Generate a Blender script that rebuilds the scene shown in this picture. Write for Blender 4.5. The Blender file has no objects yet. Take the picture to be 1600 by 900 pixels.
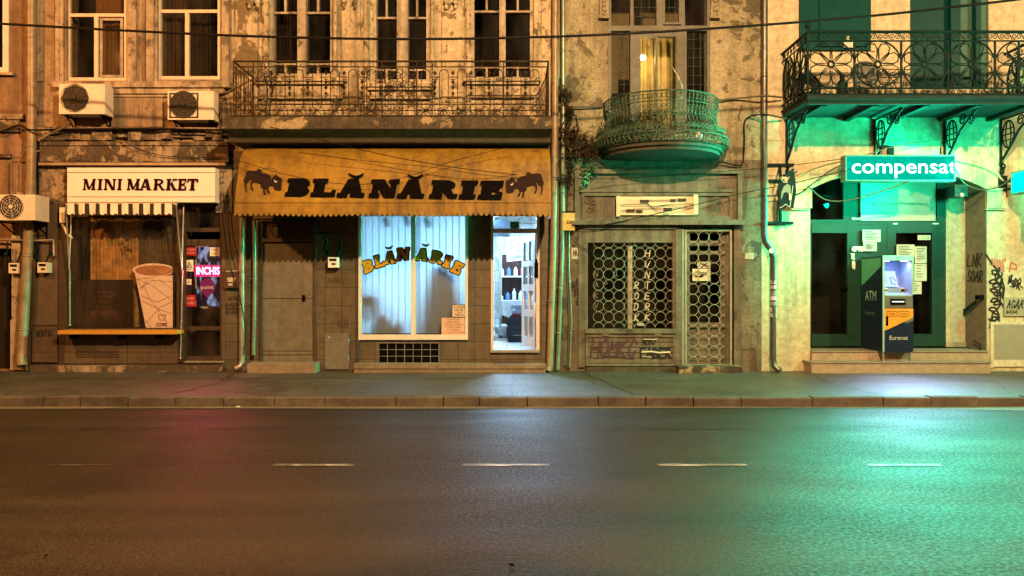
import bpy, math, random
from mathutils import Vector, Matrix
from mathutils.geometry import tessellate_polygon
R = math.radians
random.seed(7)
sc = bpy.context.scene
C = sc.collection
# ------------------------------------------------------------------ camera, sky, lamps, exposure
F, D0, CZ, HY = 1165.0, 13.7, 1.6, 454.0        # focal length in photo pixels, distance to the facades, eye height, horizon row
cam = bpy.data.cameras.new('camera'); co = bpy.data.objects.new('camera', cam); C.objects.link(co)
co.location = (0, -D0, CZ); co.rotation_euler = (R(90), 0, 0)
cam.sensor_width = 36; cam.lens = F/1600*36; cam.shift_y = (HY-450)/1600; cam.clip_end = 600; cam.clip_start = .05
sc.camera = co
w = bpy.data.worlds.new('World'); sc.world = w; w.use_nodes = True
nt = w.node_tree; bg = nt.nodes['Background']; sky = nt.nodes.new('ShaderNodeTexSky'); sky.sky_type = 'NISHITA'; sky.sun_disc = False
sky.sun_elevation = R(1); sky.sun_rotation = R(200)
hs = nt.nodes.new('ShaderNodeMixRGB'); hs.blend_type = 'MULTIPLY'; hs.inputs[0].default_value = 1; hs.inputs[2].default_value = (1, .72, .5, 1)
nt.links.new(sky.outputs[0], hs.inputs[1]); nt.links.new(hs.outputs[0], bg.inputs[0]); bg.inputs[1].default_value = .007
def lamp(name, kind, loc, power, col, size=.2, rot=None, sy=None, spread=None):
    l = bpy.data.lights.new(name, kind); l.energy = power; l.color = col
    if kind == 'AREA':
        l.size = size
        if sy: l.shape = 'RECTANGLE'; l.size_y = sy
        if spread: l.spread = spread
    else: l.shadow_soft_size = size
    o = bpy.data.objects.new(name, l); C.objects.link(o); o.location = loc
    if rot: o.rotation_euler = rot
    return o
lamp('street_lamp_light', 'POINT', (-11.57, -9.0, 8.6), 4100, (1, .37, .09), .16)
lamp('street_lamp_light', 'POINT', (2.6, -12.2, 9.2), 11800, (1, .61, .28), .16)
sl = lamp('street_lamp_light', 'SPOT', (14.0, -11.0, 9.2), 4500, (1, .77, .36), .16); sl.rotation_euler = Vector((-4.2, 11, -6.4)).to_track_quat('-Z', 'Y').to_euler(); sl.data.spot_size = R(62); sl.data.spot_blend = .8
lamp('shop_light_and_fill', 'AREA', (-1.4, 2.5, 3.28), 320, (.34, .70, 1), 2.2, (0, 0, 0), 1.2)
lamp('shop_light_and_fill', 'AREA', (-.45, 1.5, 3.1), 140, (.42, .66, 1), .5, (R(-52), 0, R(24)), .9, R(125))  # added lamp tilted out of the doorway to brighten the pavement
lamp('shop_light_and_fill', 'AREA', (.3, 3.6, 3.3), 170, (.45, .74, 1), 1.0, (0, 0, 0), .8)  # added fill, lifts the inside of the doorway
sc.view_settings.view_transform = 'Standard'; sc.view_settings.look = 'None'
sc.view_settings.exposure = .3; sc.view_settings.gamma = 1
sc.cycles.max_bounces = 7; sc.cycles.transparent_max_bounces = 12; sc.cycles.sample_clamp_indirect = 4; sc.cycles.caustics_reflective = False

# ------------------------------------------------------------------ mapping: a picture position at a real depth in front of the wall
def W(px, py, d=0.0):
    s = (D0-d)/F
    return Vector(((px-800)*s, -d, CZ+(HY-py)*s))
def PX(px, d=0): return (px-800)*(D0-d)/F
def PZ(py, d=0): return CZ+(HY-py)*(D0-d)/F
GZ = .12                                          # pavement level

class MB:
    def __init__(s): s.v = []; s.f = []; s.sm = []; s.k = 0
    def add(s, vs, fs, smooth=False):
        n = len(s.v); s.v += [Vector(p) for p in vs]
        for f in fs: s.f.append([i+n for i in f]); s.sm.append(smooth)
        return s
    def box(s, x0, x1, y0, y1, z0, z1):
        vs = [(x, y, z) for x in (x0, x1) for y in (y0, y1) for z in (z0, z1)]
        return s.add(vs, [(0,1,3,2), (4,6,7,5), (0,4,5,1), (2,3,7,6), (0,2,6,4), (1,5,7,3)])
    def pb(s, a, b, c, d, df, db=0.0):            # box whose front face (at depth df) covers the rectangle a,b..c,d
        x0, x1, z0, z1 = PX(a, df), PX(c, df), PZ(d, df), PZ(b, df)
        return s.box(x0, x1, -df, -db, z0, z1)
    def quad(s, *p): return s.add(p, [(0,1,2,3)])
    def tube(s, pts, r, n=6, closed=False):
        pts = [Vector(p) for p in pts]; m = len(pts)
        if m < 2: return s
        rs = r if isinstance(r, (list, tuple)) else [r]*m
        vs = []; nrm = None
        for i, p in enumerate(pts):
            a = pts[i-1] if (i or closed) else p; b = pts[(i+1) % m] if (i < m-1 or closed) else p
            t = (b-a)
            if t.length < 1e-9: t = Vector((0,0,1))
            t.normalize()
            if nrm is None: nrm = t.orthogonal().normalized()
            nrm = nrm - t*nrm.dot(t)
            if nrm.length < 1e-6: nrm = t.orthogonal()
            nrm.normalize(); bn = t.cross(nrm)
            for k in range(n):
                an = 2*math.pi*k/n; vs.append(p+(nrm*math.cos(an)+bn*math.sin(an))*rs[i])
        fs = []
        for i in range(m if closed else m-1):
            j = (i+1) % m
            for k in range(n): fs.append((i*n+k, i*n+(k+1) % n, j*n+(k+1) % n, j*n+k))
        s.add(vs, fs, True)
        if not closed: s.add(vs[:n], [tuple(range(n))]); s.add(vs[-n:], [tuple(range(n))])
        return s
    def pt(s, pts, r, n=6, closed=False): return s.tube([W(*p) for p in pts], r, n, closed)
    def ring(s, c, u, v, r, n=6, seg=16, a0=0, a1=360):
        full = abs(a1-a0) >= 360; m = seg if full else seg+1
        return s.tube([Vector(c)+Vector(u)*math.cos(R(a0+(a1-a0)*i/seg))+Vector(v)*math.sin(R(a0+(a1-a0)*i/seg)) for i in range(m)], r, n, full)
    def cyl(s, c, ax, r, h, n=16, r2=None):
        c = Vector(c); ax = Vector(ax).normalized(); r2 = r if r2 is None else r2
        u = ax.orthogonal().normalized(); v = ax.cross(u)
        vs = [c+(u*math.cos(2*math.pi*k/n)+v*math.sin(2*math.pi*k/n))*r for k in range(n)]
        vs += [c+ax*h+(u*math.cos(2*math.pi*k/n)+v*math.sin(2*math.pi*k/n))*r2 for k in range(n)]
        s.add(vs, [(k, (k+1) % n, n+(k+1) % n, n+k) for k in range(n)], True)
        s.add(vs[:n], [tuple(range(n))]); return s.add(vs[n:], [tuple(range(n))])
    def prism(s, pts, m, t=0.0):                  # outline pts through mapper m(px,py,off); t = thickness
        tr = tessellate_polygon([[Vector((p[0], p[1], 0)) for p in pts]])
        o = s.k*3e-5; s.k += 1
        s.add([m(p[0], p[1], o) for p in pts], [tuple(t_) for t_ in tr])
        if t:
            n = len(pts)
            s.add([m(p[0], p[1], -t) for p in pts], [tuple(t_) for t_ in tr])
            s.add([m(p[0], p[1], 0) for p in pts]+[m(p[0], p[1], -t) for p in pts], [(i, (i+1) % n, n+(i+1) % n, n+i) for i in range(n)])
        return s
    def stroke(s, pts, wd, m, closed=False):
        pts = [Vector((p[0], p[1])) for p in pts]; h = wd/2
        if closed: pts = pts+[pts[0]]
        for a, b in zip(pts, pts[1:]):
            t = b-a
            if t.length < 1e-6: continue
            q = Vector((-t.y, t.x)).normalized()*h; o = s.k*3e-5; s.k += 1
            s.add([m(c.x, c.y, o) for c in (a+q, b+q, b-q, a-q)], [(0,1,2,3)])
        for a in pts:
            o = s.k*3e-5; s.k += 1
            s.add([m(a.x+h*math.cos(k*.7854), a.y+h*math.sin(k*.7854), o) for k in range(8)], [tuple(range(8))])
        return s
    def blob(s, c, r, n=10, sx=1, sy=1, sz=1, jit=0):
        c = Vector(c); vs = []; m = n//2+1
        for i in range(m):
            th = math.pi*i/(m-1)
            for k in range(n):
                ph = 2*math.pi*k/n; q = 1+random.uniform(-jit, jit)
                vs.append(c+Vector((math.sin(th)*math.cos(ph)*sx, math.sin(th)*math.sin(ph)*sy, math.cos(th)*sz))*r*q)
        return s.add(vs, [(i*n+k, i*n+(k+1) % n, (i+1)*n+(k+1) % n, (i+1)*n+k) for i in range(m-1) for k in range(n)], True)

def D(d):                                         # mapper onto the vertical plane at depth d
    return lambda px, py, off=0: W(px, py, d)+Vector((0, -off, 0))

def wloc(o):
    v = Vector((0,0,0))
    while o is not None: v += o.location; o = o.parent
    return v
def mesh_obj(name, mb, mat, origin, parent=None):
    me = bpy.data.meshes.new(name)
    me.from_pydata([p-origin for p in mb.v], [], mb.f); me.update()
    me.polygons.foreach_set('use_smooth', mb.sm)
    for m_ in (mat if isinstance(mat, (list, tuple)) else [mat]): me.materials.append(m_)
    o = bpy.data.objects.new(name, me); C.objects.link(o)
    if parent is not None: o.parent = parent
    return o
def part(parent, name, mb, mat, label=None):
    o = mesh_obj(name, mb, mat, wloc(parent), parent)
    if label: o['label'] = label
    return o
def tag(o, label, cat, group=None, kind=None):
    if label: o['label'] = label
    if cat: o['category'] = cat
    if group: o['group'] = group
    if kind: o['kind'] = kind
    return o
def thing(name, label, cat, loc=(0,0,0), group=None):
    o = bpy.data.objects.new(name, None); C.objects.link(o); o.location = loc; o.empty_display_size = .1
    return tag(o, label, cat, group)
def solo(name, mb, mat, label, cat, group=None, kind=None):
    xs = [p.x for p in mb.v]; ys = [p.y for p in mb.v]; zs = [p.z for p in mb.v]
    org = Vector(((min(xs)+max(xs))/2, (min(ys)+max(ys))/2, min(zs)))
    o = mesh_obj(name, mb, mat, org); o.location = org
    return tag(o, label, cat, group, kind)
def struct(name, mb, mat, label=None):
    o = mesh_obj(name, mb, mat, Vector((0,0,0))); return tag(o, label, None, None, 'structure')
def text(parent, name, s, rect, d, mat, shear=0, mapper=None, bold=0.0):
    cu = bpy.data.curves.new('t', 'FONT'); cu.body = s; cu.offset = bold; cu.resolution_u = 3; cu.shear = shear
    to = bpy.data.objects.new('t', cu); C.objects.link(to)
    bpy.context.view_layer.update()
    me = bpy.data.meshes.new_from_object(to.evaluated_get(bpy.context.evaluated_depsgraph_get()))
    xs = [v.co.x for v in me.vertices]; ys = [v.co.y for v in me.vertices]
    mb = MB(); x0, x1, y0, y1 = min(xs), max(xs), min(ys), max(ys)
    m = mapper or D(d); a, b, c, e = rect
    mb.add([m(a+(v.co.x-x0)/(x1-x0)*(c-a), e+(v.co.y-y0)/(y1-y0)*(b-e), 0) for v in me.vertices], [tuple(p.vertices) for p in me.polygons])
    bpy.data.objects.remove(to); bpy.data.curves.remove(cu); bpy.data.meshes.remove(me)
    return part(parent, name, mb, mat)

# ------------------------------------------------------------------ materials
def base(name):
    m = bpy.data.materials.new(name); m.use_nodes = True; n = m.node_tree
    b = n.nodes['Principled BSDF']; return m, n, b
def c4(c): return (*c, 1)
def node(n, t, **kw):
    x = n.nodes.new(t)
    for k, v in kw.items():
        if isinstance(v, (int, float, str, bool)) and not k.startswith('i_'): setattr(x, k, v)
    for k, v in kw.items():
        if k.startswith('i_'): x.inputs[k[2:].replace('_', ' ')].default_value = v
    return x
def noise(n, scale, detail=6, rough=.6, dist=0, vec=None, sc3=None):
    t = node(n, 'ShaderNodeTexCoord'); v = t.outputs['Object']
    if vec is not None: v = vec
    if sc3:
        mp = node(n, 'ShaderNodeMapping'); mp.inputs['Scale'].default_value = sc3; n.links.new(v, mp.inputs[0]); v = mp.outputs[0]
    x = node(n, 'ShaderNodeTexNoise'); x.inputs['Scale'].default_value = scale; x.inputs['Detail'].default_value = detail
    x.inputs['Roughness'].default_value = rough; x.inputs['Distortion'].default_value = dist
    n.links.new(v, x.inputs[0]); return x.outputs[0]
def ramp(n, src, a, b, ca=(0,0,0), cb=(1,1,1)):
    r = node(n, 'ShaderNodeValToRGB'); e = r.color_ramp.elements; e[0].position = a; e[1].position = b; e[0].color = c4(ca); e[1].color = c4(cb)
    n.links.new(src, r.inputs[0]); return r.outputs[0]
def mix(n, fac, a, b, mode='MIX'):
    x = node(n, 'ShaderNodeMixRGB', blend_type=mode)
    for i, v in ((0, fac), (1, a), (2, b)):
        if isinstance(v, tuple): x.inputs[i].default_value = c4(v)
        elif isinstance(v, (int, float)): x.inputs[i].default_value = v
        else: n.links.new(v, x.inputs[i])
    return x.outputs[0]
def bump(n, b, src, st, dist=.02, prev=None):
    x = node(n, 'ShaderNodeBump'); x.inputs['Strength'].default_value = st; x.inputs['Distance'].default_value = dist
    n.links.new(src, x.inputs['Height'])
    if prev is not None: n.links.new(prev, x.inputs['Normal'])
    n.links.new(x.outputs[0], b.inputs['Normal']); return x.outputs[0]
def surf(name, c1, c2=None, c3=None, scale=1.5, peel=0.0, pscale=1.1, streak=0.0, rough=.85, metal=0, fine=.3, fscale=60, spec=.4, tile=None, dirt=None, mortar=(.05,.04,.03)):
    """weathered painted surface: two tones, peeled patches of c3, rain streaks, grain; tile = (width, height) draws courses"""
    m, n, b = base(name); c2 = c2 or tuple(x*.75 for x in c1)
    col = mix(n, ramp(n, noise(n, scale, 8, .65, .3), .35, .65), c1, c2)
    bp = None
    if tile:
        tc = node(n, 'ShaderNodeTexCoord'); sp = node(n, 'ShaderNodeSeparateXYZ'); cb = node(n, 'ShaderNodeCombineXYZ')
        n.links.new(tc.outputs['Object'], sp.inputs[0]); n.links.new(sp.outputs[0], cb.inputs[0]); n.links.new(sp.outputs[2], cb.inputs[1])
        br = node(n, 'ShaderNodeTexBrick'); br.offset = 0.0; br.inputs['Scale'].default_value = 1; br.inputs['Brick Width'].default_value = tile[0]
        br.inputs['Row Height'].default_value = tile[1]; br.inputs['Mortar Size'].default_value = .006; br.inputs['Mortar Smooth'].default_value = .2
        br.inputs['Color1'].default_value = (1,1,1,1); br.inputs['Color2'].default_value = (.78,.76,.74,1); br.inputs['Mortar'].default_value = (.2,.2,.2,1)
        n.links.new(cb.outputs[0], br.inputs[0]); col = mix(n, 1.0, col, br.outputs[0], 'MULTIPLY')
        inv = node(n, 'ShaderNodeMath', operation='SUBTRACT'); inv.inputs[0].default_value = 1; n.links.new(br.outputs['Fac'], inv.inputs[1])
        bp = bump(n, b, inv.outputs[0], .5, .004)
    if streak:
        f = ramp(n, noise(n, 1.0, 5, .6, .1, sc3=(7, 7, .5)), .44, .62)
        g = ramp(n, noise(n, .7, 3, .5), .32, .55)
        f = mix(n, 1.0, f, g, 'MULTIPLY'); f = mix(n, 1.0, f, (streak,)*3, 'MULTIPLY')
        col = mix(n, f, col, dirt or tuple(x*.3 for x in c1))
    if peel:
        p0 = .72-.32*peel
        f = ramp(n, noise(n, pscale, 12, .62, .35), p0, p0+.02)
        c3 = c3 or tuple(x*.45 for x in c1); col = mix(n, f, col, c3); bp = bump(n, b, f, -.6, .006, bp)
        f2 = ramp(n, noise(n, pscale*3.1, 10, .65, .6), p0+.0, p0+.035); col = mix(n, mix(n, 1.0, f2, (.8,)*3, 'MULTIPLY'), col, tuple(x*.8 for x in c3)); bp = bump(n, b, f2, -.4, .005, bp)
    col = mix(n, ramp(n, noise(n, 9, 10, .75), .38, .66), col, mix(n, 1.0, col, (.62,.6,.57), 'MULTIPLY'))
    col = mix(n, ramp(n, noise(n, fscale*.8, 4, .7), .35, .7), col, mix(n, 1.0, col, (1-.45*min(1,fine*1.5),)*3, 'MULTIPLY'))
    n.links.new(col, b.inputs['Base Color'])
    b.inputs['Roughness'].default_value = rough; b.inputs['Metallic'].default_value = metal; b.inputs['Specular IOR Level'].default_value = spec
    if fine: bump(n, b, noise(n, fscale, 5, .6), fine, .006, bp)
    return m
def flat(name, c, rough=.5, metal=0, spec=.15, var=.2, fine=0):
    m, n, b = base(name)
    col = mix(n, ramp(n, noise(n, 7, 5, .6), .35, .65), c, tuple(x*(1-var) for x in c)); n.links.new(col, b.inputs['Base Color'])
    b.inputs['Roughness'].default_value = rough; b.inputs['Metallic'].default_value = metal; b.inputs['Specular IOR Level'].default_value = spec
    if fine: bump(n, b, noise(n, 50, 4, .6), fine, .004)
    return m
def emit(name, c, st, c2=None, scale=3, sc3=None):
    m, n, b = base(name); n.nodes.remove(b); e = node(n, 'ShaderNodeEmission')
    e.inputs[0].default_value = c4(c); e.inputs[1].default_value = st
    if c2: n.links.new(mix(n, ramp(n, noise(n, scale, 3, .5, sc3=sc3), .52, .64), c, c2), e.inputs[0])
    n.links.new(e.outputs[0], n.nodes['Material Output'].inputs[0]); return m
def glass(name, tint=(.9,.92,.9), refl=1.0, rough=.02, dirt=.04):
    m, n, b = base(name); n.nodes.remove(b)
    tr = node(n, 'ShaderNodeBsdfTransparent'); tr.inputs[0].default_value = c4(tint)
    gl = node(n, 'ShaderNodeBsdfGlossy'); gl.inputs['Roughness'].default_value = rough
    lw = node(n, 'ShaderNodeLayerWeight'); lw.inputs[0].default_value = .5
    pw = node(n, 'ShaderNodeMath', operation='POWER'); pw.inputs[1].default_value = 5; n.links.new(lw.outputs['Facing'], pw.inputs[0])
    mu = node(n, 'ShaderNodeMath', operation='MULTIPLY_ADD'); mu.inputs[1].default_value = .9; mu.inputs[2].default_value = .08*refl; n.links.new(pw.outputs[0], mu.inputs[0])
    bm = node(n, 'ShaderNodeBump'); bm.inputs['Strength'].default_value = .04; bm.inputs['Distance'].default_value = .05
    n.links.new(noise(n, 1.6, 2, .5), bm.inputs['Height']); n.links.new(bm.outputs[0], gl.inputs['Normal'])
    mx = node(n, 'ShaderNodeMixShader'); n.links.new(mu.outputs[0], mx.inputs[0]); n.links.new(tr.outputs[0], mx.inputs[1]); n.links.new(gl.outputs[0], mx.inputs[2])
    df = node(n, 'ShaderNodeBsdfDiffuse'); df.inputs[0].default_value = (.35,.32,.28,1)
    m2 = node(n, 'ShaderNodeMixShader'); f = ramp(n, noise(n, 2.2, 6, .6, sc3=(1,1,.4)), .4, .8, (0,0,0), (dirt*3,)*3)
    n.links.new(f, m2.inputs[0]); n.links.new(mx.outputs[0], m2.inputs[1]); n.links.new(df.outputs[0], m2.inputs[2])
    n.links.new(m2.outputs[0], n.nodes['Material Output'].inputs[0]); return m
def asphalt(name, c1, c2, r0, r1, spec=.5, fscale=120, bst=.5, patch=.6, spark=False, cracks=False):
    m, n, b = base(name)
    col = mix(n, ramp(n, noise(n, patch, 6, .6, .4), .35, .65), c1, c2)
    sp = ramp(n, noise(n, fscale, 3, .7), .34, .68); col = mix(n, 1.0, col, mix(n, sp, (.25,.25,.25), (2.3,2.2,2.1)), 'MULTIPLY')
    if spark:
        vo = node(n, 'ShaderNodeTexVoronoi'); vo.inputs['Scale'].default_value = 55
        tc = node(n, 'ShaderNodeTexCoord'); n.links.new(tc.outputs['Object'], vo.inputs[0])
        f = ramp(n, vo.outputs['Distance'], .11, .22, (1,1,1), (0,0,0)); g = ramp(n, noise(n, 9, 2, .5), .52, .57)
        tr = ramp(n, noise(n, 1.0, 4, .6, .2, sc3=(.12, 1.6, 1)), .4, .62); col = mix(n, tr, col, mix(n, 1.0, col, (.58,.6,.62), 'MULTIPLY'))
        pt_ = ramp(n, noise(n, .35, 3, .5, .2), .58, .6); col = mix(n, pt_, col, mix(n, 1.0, col, (.68,.68,.68), 'MULTIPLY'))
        col = mix(n, mix(n, .35, (0,0,0), mix(n, 1.0, f, g, 'MULTIPLY')), col, (.3,.27,.22))
    if cracks:
        vo = node(n, 'ShaderNodeTexVoronoi'); vo.feature = 'DISTANCE_TO_EDGE'; vo.inputs['Scale'].default_value = .55
        tc = node(n, 'ShaderNodeTexCoord'); mv = node(n, 'ShaderNodeMixRGB'); mv.inputs[0].default_value = .12
        n.links.new(tc.outputs['Object'], mv.inputs[1]); xn = node(n, 'ShaderNodeTexNoise'); xn.inputs['Scale'].default_value = 2.2; n.links.new(tc.outputs['Object'], xn.inputs[0]); n.links.new(xn.outputs[1], mv.inputs[2])
        n.links.new(mv.outputs[0], vo.inputs[0])
        col = mix(n, ramp(n, vo.outputs['Distance'], .003, .009, (.8,)*3, (0,0,0)), col, tuple(x*.3 for x in c1))
    n.links.new(col, b.inputs['Base Color'])
    rr = ramp(n, noise(n, 1.1, 5, .6, .2, sc3=(.6, 1.5, 1)), .3, .7, (r0,)*3, (r1,)*3); rr = mix(n, 1.0, rr, ramp(n, noise(n, 34, 4, .75), .38, .62, (.62,)*3, (1.25,)*3), 'MULTIPLY'); n.links.new(rr, b.inputs['Roughness'])
    b.inputs['Specular IOR Level'].default_value = spec
    bump(n, b, noise(n, fscale*1.3, 4, .75), bst, .01); return m

M = {}
M['road'] = asphalt('road_asphalt', (.026,.018,.008), (.014,.0105,.005), .46, .66, .32, 48, .55, .25, True)
M['pave'] = asphalt('pavement_asphalt', (.062,.058,.048), (.036,.034,.028), .4, .62, .5, 80, .6, 1.2, False, True)
M['kerb'] = surf('kerb_granite', (.15,.125,.095), (.06,.05,.038), scale=1.6, fscale=70, fine=.7, rough=.7)
M['line'] = None
M['sodA'] = surf('facade_plaster', (.44,.32,.21), (.28,.19,.115), (.16,.11,.07), scale=1.0, peel=.38, pscale=1.4, streak=.9, fine=.35)
M['trimA'] = surf('trim_plaster', (.55,.45,.32), (.38,.29,.2), (.18,.13,.09), scale=2.5, peel=.42, pscale=2.5, streak=.8)
M['ruin'] = surf('crumbling_plaster', (.50,.40,.28), (.28,.2,.13), (.1,.075,.05), scale=2.2, peel=.62, pscale=1.6, streak=1.0, fine=.6, fscale=30)
M['wallE'] = surf('far_left_plaster', (.36,.23,.14), (.27,.17,.1), scale=.8, streak=.6, fine=.3)
M['facB'] = surf('cream_plaster', (.66,.54,.38), (.42,.34,.2), (.19,.145,.075), scale=1.0, peel=.5, pscale=1.5, streak=1.0, fine=.3)
M['trimB'] = surf('cream_trim', (.66,.55,.38), (.42,.33,.2), (.14,.105,.055), scale=2.6, peel=.5, pscale=3.5, streak=.9)
M['slab'] = surf('mossy_concrete', (.13,.10,.06), (.05,.04,.025), (.40,.31,.18), scale=2.2, peel=.42, pscale=.9, streak=.8, fine=.8, fscale=35)
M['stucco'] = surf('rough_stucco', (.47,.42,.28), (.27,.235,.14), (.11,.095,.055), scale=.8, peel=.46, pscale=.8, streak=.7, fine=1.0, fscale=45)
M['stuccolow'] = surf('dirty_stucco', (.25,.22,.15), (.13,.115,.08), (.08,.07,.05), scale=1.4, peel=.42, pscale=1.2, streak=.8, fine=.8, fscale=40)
M['cream'] = surf('smooth_cream_render', (.60,.52,.36), (.55,.47,.32), scale=.6, streak=.25, fine=.25, fscale=35, rough=.8)
M['creamlow'] = surf('worn_cream_render', (.62,.57,.38), (.52,.47,.30), (.4,.36,.22), scale=1.2, peel=.12, streak=.45, fine=.35, fscale=35)
M['reveal'] = surf('shaded_reveal', (.20,.20,.15), (.17,.17,.13), scale=1, fine=.2)  # shade on the side of the doorway is put into this darker tone
M['tile'] = surf('brown_stone_tiles', (.16,.13,.085), (.11,.09,.058), scale=2, tile=(.305,.33), rough=.55, fine=.15, streak=.25)
M['tileA'] = surf('brown_rendered_panels', (.13,.095,.062), (.095,.07,.046), scale=1.2, tile=(.6,.47), rough=.6, fine=.15, streak=.3)
M['brown'] = surf('dark_brown_paint', (.085,.055,.036), (.06,.038,.025), scale=2, rough=.55, fine=.1)
M['brownf'] = surf('brown_metal_frame', (.07,.045,.03), (.05,.033,.022), scale=3, rough=.45, fine=.1)
M['wood'] = surf('old_shopfront_wood', (.19,.18,.125), (.11,.10,.07), (.055,.045,.035), scale=3, peel=.3, pscale=3, streak=.7, rough=.65)
M['woodU'] = surf('grey_window_paint', (.15,.15,.12), (.10,.10,.08), scale=3, rough=.6)
M['woodW'] = surf('chipped_white_paint', (.52,.45,.34), (.38,.31,.22), (.14,.11,.08), scale=4, peel=.3, pscale=5, streak=.7)
M['pvc'] = flat('white_window_plastic', (.66,.62,.55), .35, var=.12)
M['pvcdirty'] = flat('yellowed_window_plastic', (.62,.52,.4), .4, var=.15)
M['door'] = surf('grey_brown_door_paint', (.18,.17,.14), (.155,.148,.12), scale=.8, rough=.45, fine=.05, streak=.2)
M['iron'] = flat('green_lit_wrought_iron', (.002,.017,.016), .6, 0, spec=.15, var=.4)  # green light of the pharmacy signs is mixed into the iron colour
M['ironr'] = flat('rusty_wrought_iron', (.05,.034,.018), .7, .1, spec=.2, var=.7)
M['ironp'] = flat('painted_grille_iron', (.30,.31,.24), .45, .2, var=.3)
M['irong'] = flat('pale_painted_iron', (.07,.12,.085), .5, .2, var=.5)
M['yellow'] = surf('yellow_awning_canvas', (.34,.20,.018), (.21,.125,.012), scale=.9, streak=.8, rough=.6, fine=.12, fscale=20, dirt=(.12,.065,.012))
M['black'] = flat('black_paint', (.006,.005,.005), .85, spec=.0)
M['dark'] = flat('dark_interior', (.02,.016,.012), .9, spec=.1)
M['darkred'] = flat('maroon_lettering', (.025,.005,.008), .85, spec=.0)
M['white'] = flat('white_panel', (.78,.74,.68), .4, var=.06)
M['acw'] = flat('air_conditioner_casing', (.66,.6,.5), .4, var=.12)
M['acg'] = flat('dark_fan_grille', (.05,.04,.03), .5, var=.3)
M['metal'] = flat('galvanised_metal', (.42,.4,.36), .4, .6, var=.3)
M['pipe'] = flat('dull_zinc_pipe', (.34,.3,.24), .42, .55, var=.35, fine=.1)
M['pipep'] = flat('painted_drainpipe', (.27,.20,.12), .42, .1, spec=.4, var=.4)
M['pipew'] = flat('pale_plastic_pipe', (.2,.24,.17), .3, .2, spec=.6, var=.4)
M['pipeg'] = flat('dark_grey_drainpipe', (.11,.11,.1), .3, .5, var=.3)
M['cable'] = flat('black_cable', (.006,.005,.005), .6, spec=.15)
M['cableb'] = flat('grey_cable', (.1,.085,.06), .5)
M['glass'] = glass('window_glass', (.85,.85,.8), 1.5)
M['gcalm'] = glass('calm_dark_glass', (.7,.7,.65), .5, .03, .01)
M['gshop'] = glass('shop_glass', (.95,.97,.97), .9, .02, .015)
M['gdark'] = glass('tinted_glass', (.6,.6,.55), 1.6, .03, .02)
M['bulb'] = emit('warm_bulb', (1,.72,.3), 60)
M['paperw'] = flat('white_paper', (.48,.5,.42), .7, var=.12)
M['gdoor'] = flat('green_lit_door_frame', (.008,.04,.028), .45, spec=.3, var=.2)  # frame colour includes the green glow falling on the entrance
M['granite'] = surf('speckled_granite', (.42,.34,.24), (.3,.24,.17), scale=45, fine=.1, rough=.45)
M['cloth'] = flat('curtain_cloth', (.32,.22,.13), .9, var=.3)
M['red'] = flat('red_sticker', (.45,.03,.04), .4)
M['inkblack'] = flat('spray_paint_black', (.02,.02,.022), .5)
M['inkred'] = flat('spray_paint_red', (.45,.12,.08), .6)
M['inkpurple'] = flat('spray_paint_purple', (.07,.035,.05), .6)
M['inkwhite'] = flat('chalk_white_paint', (.62,.6,.48), .7)
M['brass'] = flat('yellow_wood_board', (.55,.28,.05), .45, var=.25)
M['wtile'] = surf('white_wall_tiles', (.72,.75,.76), (.66,.7,.72), scale=1, tile=(.3,.3), rough=.3, fine=.02)
M['btile'] = surf('dark_brown_wall_tiles', (.09,.035,.03), (.05,.02,.018), scale=6, tile=(.2,.2), rough=.3, fine=.02)
M['leaf'] = flat('dull_creeper_leaves', (.02,.04,.018), .6, var=.5)
M['leafdry'] = flat('dry_creeper_stems', (.045,.035,.018), .8, var=.4)
M['atmn'] = flat('dark_blue_machine_panel', (.012,.02,.04), .35)
M['atmo'] = flat('orange_machine_panel', (.72,.3,.04), .4)
M['atmg'] = flat('grey_machine_panel', (.16,.16,.14), .4, .3)
M['atmw'] = flat('pale_blue_machine_casing', (.26,.32,.5), .35)
M['atmlg'] = flat('green_machine_panel', (.1,.34,.22), .4)

# white paint worn through to the asphalt
m, n, b = base('worn_lane_paint')
f = ramp(n, noise(n, 5, 10, .75, .2, sc3=(.7, 12, 1)), .5, .6); col = mix(n, f, (.05,.045,.04), (.62,.6,.54)); n.links.new(col, b.inputs['Base Color']); b.inputs['Roughness'].default_value = .5; M['line'] = m
# striped valance
m, n, b = base('striped_valance_canvas')
tc = node(n, 'ShaderNodeTexCoord'); sp = node(n, 'ShaderNodeSeparateXYZ'); n.links.new(tc.outputs['Object'], sp.inputs[0])
mu = node(n, 'ShaderNodeMath', operation='MULTIPLY'); mu.inputs[1].default_value = 1/.1925; n.links.new(sp.outputs[0], mu.inputs[0])
fr = node(n, 'ShaderNodeMath', operation='FRACT'); n.links.new(mu.outputs[0], fr.inputs[0]); gt = node(n, 'ShaderNodeMath', operation='GREATER_THAN'); gt.inputs[1].default_value = .62; n.links.new(fr.outputs[0], gt.inputs[0])
n.links.new(mix(n, gt.outputs[0], (.75,.68,.58), (.02,.014,.011)), b.inputs['Base Color']); b.inputs['Roughness'].default_value = .8; M['stripe'] = m
# vertical blind cloth lit through
m, n, b = base('vertical_blind_cloth')
tl = node(n, 'ShaderNodeBsdfTranslucent'); tl.inputs[0].default_value = (.6,.66,.7,1); b.inputs['Base Color'].default_value = (.4,.45,.48,1); b.inputs['Roughness'].default_value = .8
mx = node(n, 'ShaderNodeMixShader'); mx.inputs[0].default_value = .72; n.links.new(b.outputs[0], mx.inputs[1]); n.links.new(tl.outputs[0], mx.inputs[2]); n.links.new(mx.outputs[0], n.nodes['Material Output'].inputs[0]); M['blind'] = m

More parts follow.
